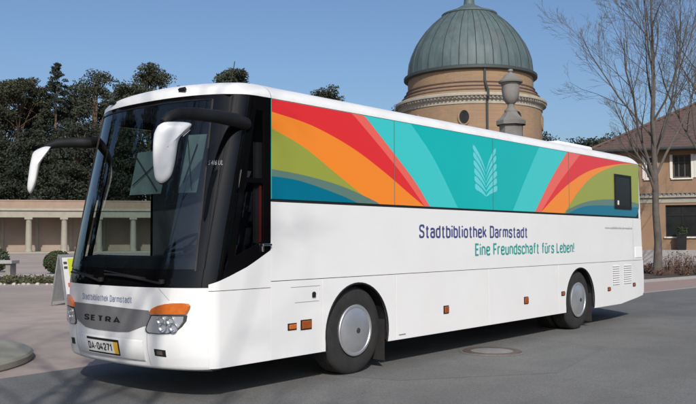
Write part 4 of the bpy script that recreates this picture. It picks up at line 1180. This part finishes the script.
for k in range(120):
    a = 2*pi*k/120; r0, r1 = Rr(72.3), Rr(74.6); dv = Vector((cos(a), sin(a), 0)); tv = Vector((-sin(a), cos(a), 0))
    b.obox(cT+dv*r0-tv*.12+UP*hz(109.3), dv*(r1-r0), tv*.24, UP*(hz(107.2)-hz(109.3)), 'greystone')
b.build('cornice', t, True, angle=30)
b = MB(); ring(b, [(Rr(71), hz(110)), (Rr(71), hz(114))], 'cornice'); b.build('stone_frieze', t, True)
b = MB(); ring(b, [(Rr(70.3), hz(113.5)), (Rr(70.3), 0)], 'brick'); b.build('lower_drum', t, True)
for k in range(8):
    base_a = math.atan2((CAM-cT).y, (CAM-cT).x)
    a = base_a - math.asin(5.5/70.3) + k*pi/4*.94
    if k > 4: a = base_a - math.asin(5.5/70.3) - (8-k)*pi/4*.94
    dv = Vector((cos(a), sin(a), 0)); tv = Vector((-sin(a), cos(a), 0)); c = cT+dv*(Rr(70.3)+.02)+UP*hz(126.5)
    b = MB(); 
    def el(sx, sz, off): return [c+dv*off+tv*(sx*cos(q*pi/12))+UP*(sz*sin(q*pi/12)) for q in range(24)]
    b.grid([el(.78, 1.02, -.05), el(.80, 1.04, .14), el(.62, .86, .14), el(.60, .84, .02)], 'brick', close=True)
    w = b.build('oculus_window', t, True, angle=30)
    b = MB(); b.add(el(.62, .86, .03), [tuple(range(24))], 'housewin'); b.build('pane', w)
b = MB(); a = math.atan2((CAM-cT).y, (CAM-cT).x)+math.asin(13.5/62.5); dv = Vector((cos(a), sin(a), 0))
b.tube([cT+dv*(Rr(r)+.12)+UP*hz(v) for r, v in ((63, 78), (63, 91), (69.5, 98), (75.6, 103.5), (75.6, 108), (71, 112), (70.6, 135), (70.6, 200))], .15, 'leadpipe', 6); b.build('downpipe', t, True)

# stone urn on a pier
Du = 45.; cU = ground_at(512.5, Du); pu = Du/FPX
hu = lambda v: pix(512.5, v, Du).z
t = thing('urn_pier', cU, 'tall grey stone pier crowned by a lidded urn', 'pier')
up_ = [(1.5, 71), (2.8, 69.5), (2.5, 67.5), (.2, 67)]
b = MB()
b.lathe([(r*pu, hu(v)) for r, v in [(6.5, 112), (6.5, 110), (3.6, 106.5), (3.2, 103.5), (5.5, 101.5), (7.8, 97), (8.9, 90), (8.9, 84), (9.5, 83.5), (9.5, 82.2), (12, 81.6), (12.2, 80.2), (9.5, 78), (6.5, 74.5), (4.5, 72.5), (2.4, 72), (1.6, 71), (2.6, 69.8), (2.4, 68), (.1, 67.3)]], cU, 'greystone', 32, cap=False); b.build('urn', t, True, angle=35)
b = MB(); b.lathe([(r*pu, hu(v)) for r, v in [(15.2, 124.5), (15.2, 120.5), (13, 118.5), (10.5, 116.5), (8, 113.5), (6.8, 111.8)]], cU, 'greystone', 8, cap=False)
b.build('cap_stone', t)
b = MB(); b.lathe([(12.0*pu, 0), (12.0*pu, hu(124.5))], cU, 'greystone', 8, cap=False); b.build('shaft', t)

# ================================================================== HOUSE
HD = (RIGHT*cos(radians(22)) - FWD*sin(radians(22))).normalized(); HN = Vector((HD.y, -HD.x, 0))
if HN.dot(FWD) > 0: HN = -HN
H0 = ground_at(640, 46.5)
def hpt(a, out=0., z=0.): return H0 + HD*a + HN*out + UP*z
def hproj(u, v, out=0.):
    """facade coordinates (a,z) under a photo pixel"""
    d = ray(u, v); o = H0+HN*out; tt = (o-CAM).dot(HN)/d.dot(HN); p = CAM+d*tt
    return (p-H0).dot(HD), p.z
house = thing('house', H0, 'two storey ochre house with hipped red tile roof behind the bare tree', 'house')
aL = hproj(606, 200)[0]; aR = aL+16.; DP = 11.
zEv = hproj(650, 152)[1]
def hb(b, a0, a1, o0, o1, z0, z1, mt): b.obox(hpt(a0, o0, z0), HD*(a1-a0), HN*(o1-o0), UP*(z1-z0), mt)
wins_up = [(hproj(645.5, 178), hproj(654.5, 156)), (hproj(673, 177.5), hproj(690.5, 155.5))]
zc1 = hproj(660, 193)[1]; zc0 = hproj(660, 203)[1]; zs0 = hproj(680, 236.5)[1]; 
lo = (hproj(666, 234)[0], hproj(700, 234)[0], zs0, hproj(680, 205)[1])
zpl = hproj(670, 250)[1]
# facade with openings: assembled from piers so that the openings are real
def facade(openings, a0, a1, z0, z1, mt, nm, th=.4):
    """openings: list of (a0,a1,z0,z1) sharing one z-range"""
    b = MB(); cur = a0
    for (oa, ob, oz0, oz1) in sorted(openings):
        hb(b, cur, oa, -th, 0, z0, z1, mt)
        hb(b, oa, ob, -th, 0, z0, oz0, mt); hb(b, oa, ob, -th, 0, oz1, z1, mt); cur = ob
    hb(b, cur, a1, -th, 0, z0, z1, mt); return b.build(nm, house)
w1 = (wins_up[0][0][0], wins_up[0][1][0]); w2 = (wins_up[1][0][0], wins_up[1][1][0]); wz0 = hproj(675, 178)[1]; wz1 = hproj(675, 155)[1]
w0a, w0b = w1[0]-3.4, w1[0]-2.4
ups = [(w1[0], w1[1], wz0, wz1), (w2[0], w2[1], wz0, wz1)] + [(w2[1]+1.3+k*2.5, w2[1]+2.3+k*2.5, wz0, wz1) for k in range(3)]
ups = [o for o in ups if o[1] < aR-.4]
facade(ups, aL, aR, zc1+.002, zEv, 'orangewall', 'upper_wall')
los = [lo] + [(lo[1]+1.5+k*3.5, lo[1]+3.3+k*3.5, lo[2], lo[3]) for k in range(3)]
los = [o for o in los if o[1] < aR-.4]
facade(los, aL, aR, zpl, zc0, 'orangewall', 'lower_wall')
b = MB(); hb(b, aL-.06, aR+.06, -.4, .06, 0, zpl-.002, 'lightconc'); b.build('plinth', house)
b = MB(); hb(b, aL-.05, aR+.05, -.4, .04, zc0+.002, zc1, 'cornice'); hb(b, aL-.1, aR+.1, .042, .16, zc0+.30, zc0+.40, 'cornice')
a = aL
while a < aR:
    hb(b, a, a+.12, .042, .13, zc0+.402, zc1-.05, 'greystone'); a += .24
hb(b, aL, aR, .042, .12, zc1-.04, zc1+.0, 'greystone'); b.build('string_course', house)
b = MB()   # other walls and floors
b.obox(hpt(aL, -.4, 0), HD*.4, -HN*(DP-.4), UP*zEv, 'orangewall'); b.obox(hpt(aR-.4, -.4, 0), HD*.4, -HN*(DP-.4), UP*zEv, 'orangewall'); b.obox(hpt(aL, -DP, 0), HD*(aR-aL), HN*.3, UP*zEv, 'orangewall')
b.build('side_walls', house)
b = MB(); hb(b, aL+.4, aR-.4, -1.6, -1.5, 0.1, zEv-.1, 'interior'); b.build('inner_wall', house)
def window(o, nm, mull, parent=house, panes=2, frame='winwhite', fw=.09):
    a0, a1, z0, z1 = o
    b = MB()
    hb(b, a0, a0+fw, -.22, -.12, z0, z1, frame); hb(b, a1-fw, a1, -.22, -.12, z0, z1, frame); hb(b, a0+fw, a1-fw, -.22, -.12, z0, z0+fw, frame); hb(b, a0+fw, a1-fw, -.22, -.12, z1-fw, z1, frame)
    for k in range(1, mull):
        am = a0+(a1-a0)*k/mull; hb(b, am-fw*.4, am+fw*.4, -.215, -.125, z0+fw, z1-fw, frame)
    hb(b, a0+fw, a1-fw, -.21, -.13, z0+(z1-z0)*.66, z0+(z1-z0)*.66+.05, frame)
    w = b.build(nm, house)
    b = MB(); b.add([hpt(a0+fw*.5, -.17, z0+.03), hpt(a1-fw*.5, -.17, z0+.03), hpt(a1-fw*.5, -.17, z1-.03), hpt(a0+fw*.5, -.17, z1-.03)], [(0,1,2,3)], 'housewin'); b.build('pane', w)
    b = MB(); hb(b, a0-.1, a1+.1, .002, .1, z0-.09, z0-.01, 'winwhite'); b.build('sill', w)
    return w
window(ups[0], 'window', 1)
b = MB(); 
for o in ups[1:]: pass
for o in ups[1:]:
    window(o, 'window', 3, frame='darkwood')
for i, o in enumerate(ups[:2]):   # white shutters / surrounds
    for (aa, ab) in ((o[0]-.16, o[0]-.012), (o[1]+.012, o[1]+.16)):
        b = MB(); hb(b, aa, ab, .0, .05, o[2]-.005, o[3]+.02, 'winwhite'); b.build('window_jamb', house)
o = ups[1]
b = MB(); hb(b, o[1]+.17, o[1]+.62, .002, .06, o[2], o[3], 'winwhite')
for k in range(14): hb(b, o[1]+.22, o[1]+.57, .062, .075, o[2]+.08+k*.085, o[2]+.12+k*.085, 'winwhite')
b.build('shutter', house)
for o in los: window(o, 'shop_window', 2, frame='black', fw=.06)
# roof: hipped
ov = .75
def hh(a, out, z): return hpt(a, out, z)
E0 = [hh(aL-ov, ov, zEv), hh(aR+ov, ov, zEv), hh(aR+ov, -DP-ov, zEv), hh(aL-ov, -DP-ov, zEv)]
RZ = zEv+3.6
Rg = [hh(aL+DP/2-ov*0, -DP/2, RZ), hh(aR-DP/2, -DP/2, RZ)]
b = MB(); up3 = UP*.18
b.add([p+up3 for p in E0]+[p for p in Rg], [(0,1,5,4), (1,2,5), (2,3,4,5), (3,0,4)], 'rooftile')
rf = b.build('roof', house)
b = MB(); b.add(E0+[p+up3*.98 for p in E0], [(0,1,2,3), (0,1,5,4), (1,2,6,5), (2,3,7,6), (3,0,4,7)], 'darkwood'); b.build('eaves', house)
b = MB(); b.tube([E0[3]+up3*.5-HD*.08, E0[0]+up3*.5+HN*.06-HD*.06], .08, 'leadpipe', 6); b.tube([E0[0]+up3*.5+HN*.06-HD*.06, E0[1]+up3*.5+HN*.06], .08, 'leadpipe', 6); b.build('gutter', house, True)
b = MB()
for p, q in ((E0[0]+up3, Rg[0]), (E0[3]+up3, Rg[0]), (Rg[0], Rg[1]), (E0[1]+up3, Rg[1])): b.tube([p+UP*.03, q+UP*.05], .12, 'rooftile', 6)
b.build('ridge_tiles', rf, True)
b = MB(); c = hpt(aL+8.5, -4.2, 0); b.obox(c+UP*(RZ-2.2), HD*.9, HN*.7, UP*3.0, 'brick'); b.build('chimney', rf)

# dark stand in front of the shop window
a_, z_ = hproj(676.5, 249); a2_, z2_ = hproj(687, 232)
b = MB()
cs = hpt((a_+a2_)/2, .45, 0); w_ = (a2_-a_)
t = thing('dark_planter', cs, 'tall dark planter on the low wall before the lower house window', 'planter')
zt_ = hproj(681, 234, .45)[1]; zb_ = hproj(681, 250, .45)[1]
rows = []
for s, z in ((.36, zb_), (.40, zb_+.06), (.47, zt_-.06), (.52, zt_-.05), (.52, zt_)):
    rows.append([cs+HD*(s*w_*q[0])+HN*(s*w_*q[1])+UP*z for q in ((-1, -.5), (1, -.5), (1, .5), (-1, .5))])
b.grid(rows, 'black', close=True); b.add(rows[-1], [(0,1,2,3)], 'soil'); b.add(rows[0], [(3,2,1,0)], 'black'); b.build('pot', t)
b = MB(); rnd = random.Random(3)
for k in range(14): leaf_clump(b, cs+UP*(zt_+rnd.uniform(.02, .45))+HD*rnd.uniform(-.4, .4)*w_, .12, 22, .055, 'boxleaf', 1, rnd)
b.build('plant', t, recalc=False)
# low wall in front
b = MB(); hb(b, aL-1, aR+2, .22, .62, 0, zb_-.003, 'lightconc'); tag(b.build('low_wall', bevel=.02), 'long low pale stone wall in front of the ochre house', 'wall')

# shrubs in the bed
def shrub(u, depth, h, w, seed, label, mt='shrub', twig=50):
    h *= .72
    rnd = random.Random(seed); p = ground_at(u, depth)+UP*.05
    t = thing('shrub', p, label, 'shrub', 'bare brownish shrubs in the bed before the house')
    b = MB()
    for k in range(twig):
        a = rnd.random()*2*pi; l = h*(.6+.4*rnd.random()); q = Vector((cos(a), sin(a), 0))*w*.5*rnd.random()
        b.tube([p+q*.25, p+q*.7+UP*l*.55+Vector((rnd.gauss(0, .03), rnd.gauss(0, .03), 0)), p+q*1.1+UP*l], [.012, .008, .004], mt, 4)
    for k in range(int(twig*.8)):
        a = rnd.random()*2*pi; q = Vector((cos(a), sin(a), 0))*w*.5*rnd.random(); leaf_clump(b, p+q+UP*h*(.25+.75*rnd.random()), .09, 4, .035, mt, 1, rnd)
    b.build('stems', t, recalc=False)
for i, (u, dp, h, w, lab) in enumerate([(650, 35, .75, 1.0, 'low brown shrub at the left foot of the bare tree'), (668, 34.5, 1.05, .9, 'brown shrub just right of the bare tree trunk'), (676, 35.5, 1.3, .7, 'upright reddish shrub below the dark planter'),
        (688, 34.5, 1.25, .9, 'tall twiggy shrub near the right edge of the picture'), (697, 34, .95, 1.0, 'brown shrub cut by the right edge of the picture'), (644, 36, .5, .8, 'small shrub next to the rear of the coach'), (682, 33.5, .45, .9, 'lowest shrub in front of the twiggy ones, right of the tree'), (660, 33.3, .4, .9, 'small shrub in front of the bare tree trunk')]):
    shrub(u, dp, h, w, 60+i, lab)

# ================================================================== BARE TREES
def bare_tree(base, H, rad, label, seed, fork=None, limbs=9, group=None, fine=True, spread=1.0, extra=None):
    rnd = random.Random(seed); base = Vector(base)
    t = thing('bare_tree', base, label, 'tree', group)
    tr = MB(); br = MB()
    def grow(p, d, L, r, lev, mb):
        n = 5 if lev < 2 else 4
        pts = [p]; q = p.copy(); dd = d.copy()
        for k in range(n):
            dd = (dd + Vector((rnd.gauss(0, .10), rnd.gauss(0, .10), rnd.gauss(.05, .07)))).normalized()
            q = q+dd*(L/n); pts.append(q)
        rs = [max(.0035, r*(1-.72*k/n)) for k in range(n+1)]
        mb.tube(pts, rs, 'bark', (8, 6, 5, 4, 3, 3)[min(lev, 5)], cap=lev < 3)
        if lev >= (5 if fine else 4) or L < .35: return
        cnt = {0: limbs, 1: 7, 2: 6, 3: 4, 4: 3}[lev]
        for c in range(cnt):
            s = .28+.7*(c+rnd.random()*.8)/cnt; s = min(s, .98)
            i = min(int(s*n), n-1); f = s*n-i; o = pts[i].lerp(pts[i+1], f)
            ax = (pts[i+1]-pts[i]).normalized(); a1 = ax.orthogonal().normalized(); a2 = ax.cross(a1); an = rnd.random()*2*pi + c*2.4
            side = a1*cos(an)+a2*sin(an); ang = radians(rnd.uniform(28, 52))*spread
            nd = (ax*cos(ang)+side*sin(ang)).normalized()
            grow(o, nd, L*rnd.uniform(.42, .62)*(1.05-.35*s), max(.0035, rs[i]*.46), lev+1, br)
    # trunk
    fz = fork or H*.35
    n = 10; tp = [base+Vector((rnd.gauss(0, .035)*min(1, k), rnd.gauss(0, .035)*min(1, k), H*k/n)) for k in range(n+1)]
    rs = [rad*(1.25 if k == 0 else 1)*(1-.9*(k/n)**1.1) for k in range(n+1)]; rs[-1] = .01
    tr.tube([base-UP*.05]+tp, [rad*1.5]+rs, 'bark', 12)
    for c in range(limbs):
        s = fz/H+(1-fz/H)*.93*(c/limbs)+rnd.uniform(0, .02); k = min(int(s*n), n-1); o = tp[k].lerp(tp[k+1], s*n-k)
        an = c*2.4+rnd.uniform(-.4, .4); ang = radians(rnd.uniform(32, 52))*spread
        d = Vector((cos(an)*sin(ang), sin(an)*sin(ang), cos(ang)))
        grow(o, d, (H-o.z)*rnd.uniform(.5, .72)+.6, rs[k]*.42, 1, br)
    for (fzz, d, L, r) in (extra or []): grow(base+UP*fzz, Vector(d).normalized(), L, r*.62, 1, br)
    tr.build('trunk', t, True); br.build('branches', t, True, recalc=False)
    return t
tb = ground_at(657, 34.5)
dpx = 34.5/FPX
bare_tree(tb, 13.6, .165, 'bare grey tree in front of the ochre house, right of the coach rear', 101, fork=4.9, limbs=10, group=None, spread=.70,
          extra=[(3.4, -RIGHT*.52+UP*.9-FWD*.1, 4.0, .10), (3.75, -RIGHT*.30+UP*.97+FWD*.1, 6.6, .12), (4.2, RIGHT*.55+UP*.9+FWD*.1, 6.0, .10), (4.4, -RIGHT*.55+UP*.85+FWD*.2, 3.2, .07), (5.2, -RIGHT*.25+UP*.98-FWD*.2, 6.5, .08), (5.0, RIGHT*.3+UP*.95-FWD*.3, 6.5, .08)])
bare_tree(ground_at(712, 37), 12.5, .2, 'second bare tree at the right edge of the picture beyond the first', 107, fork=3.8, limbs=10, extra=[(4.2, -RIGHT*.5+UP*.9, 5.5, .08)])
# trees behind the photographer, whose shadows fall on the coach and road
tA = bare_tree((-7.3, -8.15, 0), 14.5, .22, 'bare tree behind the photographer', 120, fork=3.6, limbs=11, group='bare trees around the square', fine=False)
for (x, y, rz) in ((3.6, -16.2, 1.3), (-7.8, 4.0, 2.6)):
    c = copy_tree(tA); c.location = (x, y, 0); c.rotation_euler = (0, 0, rz)
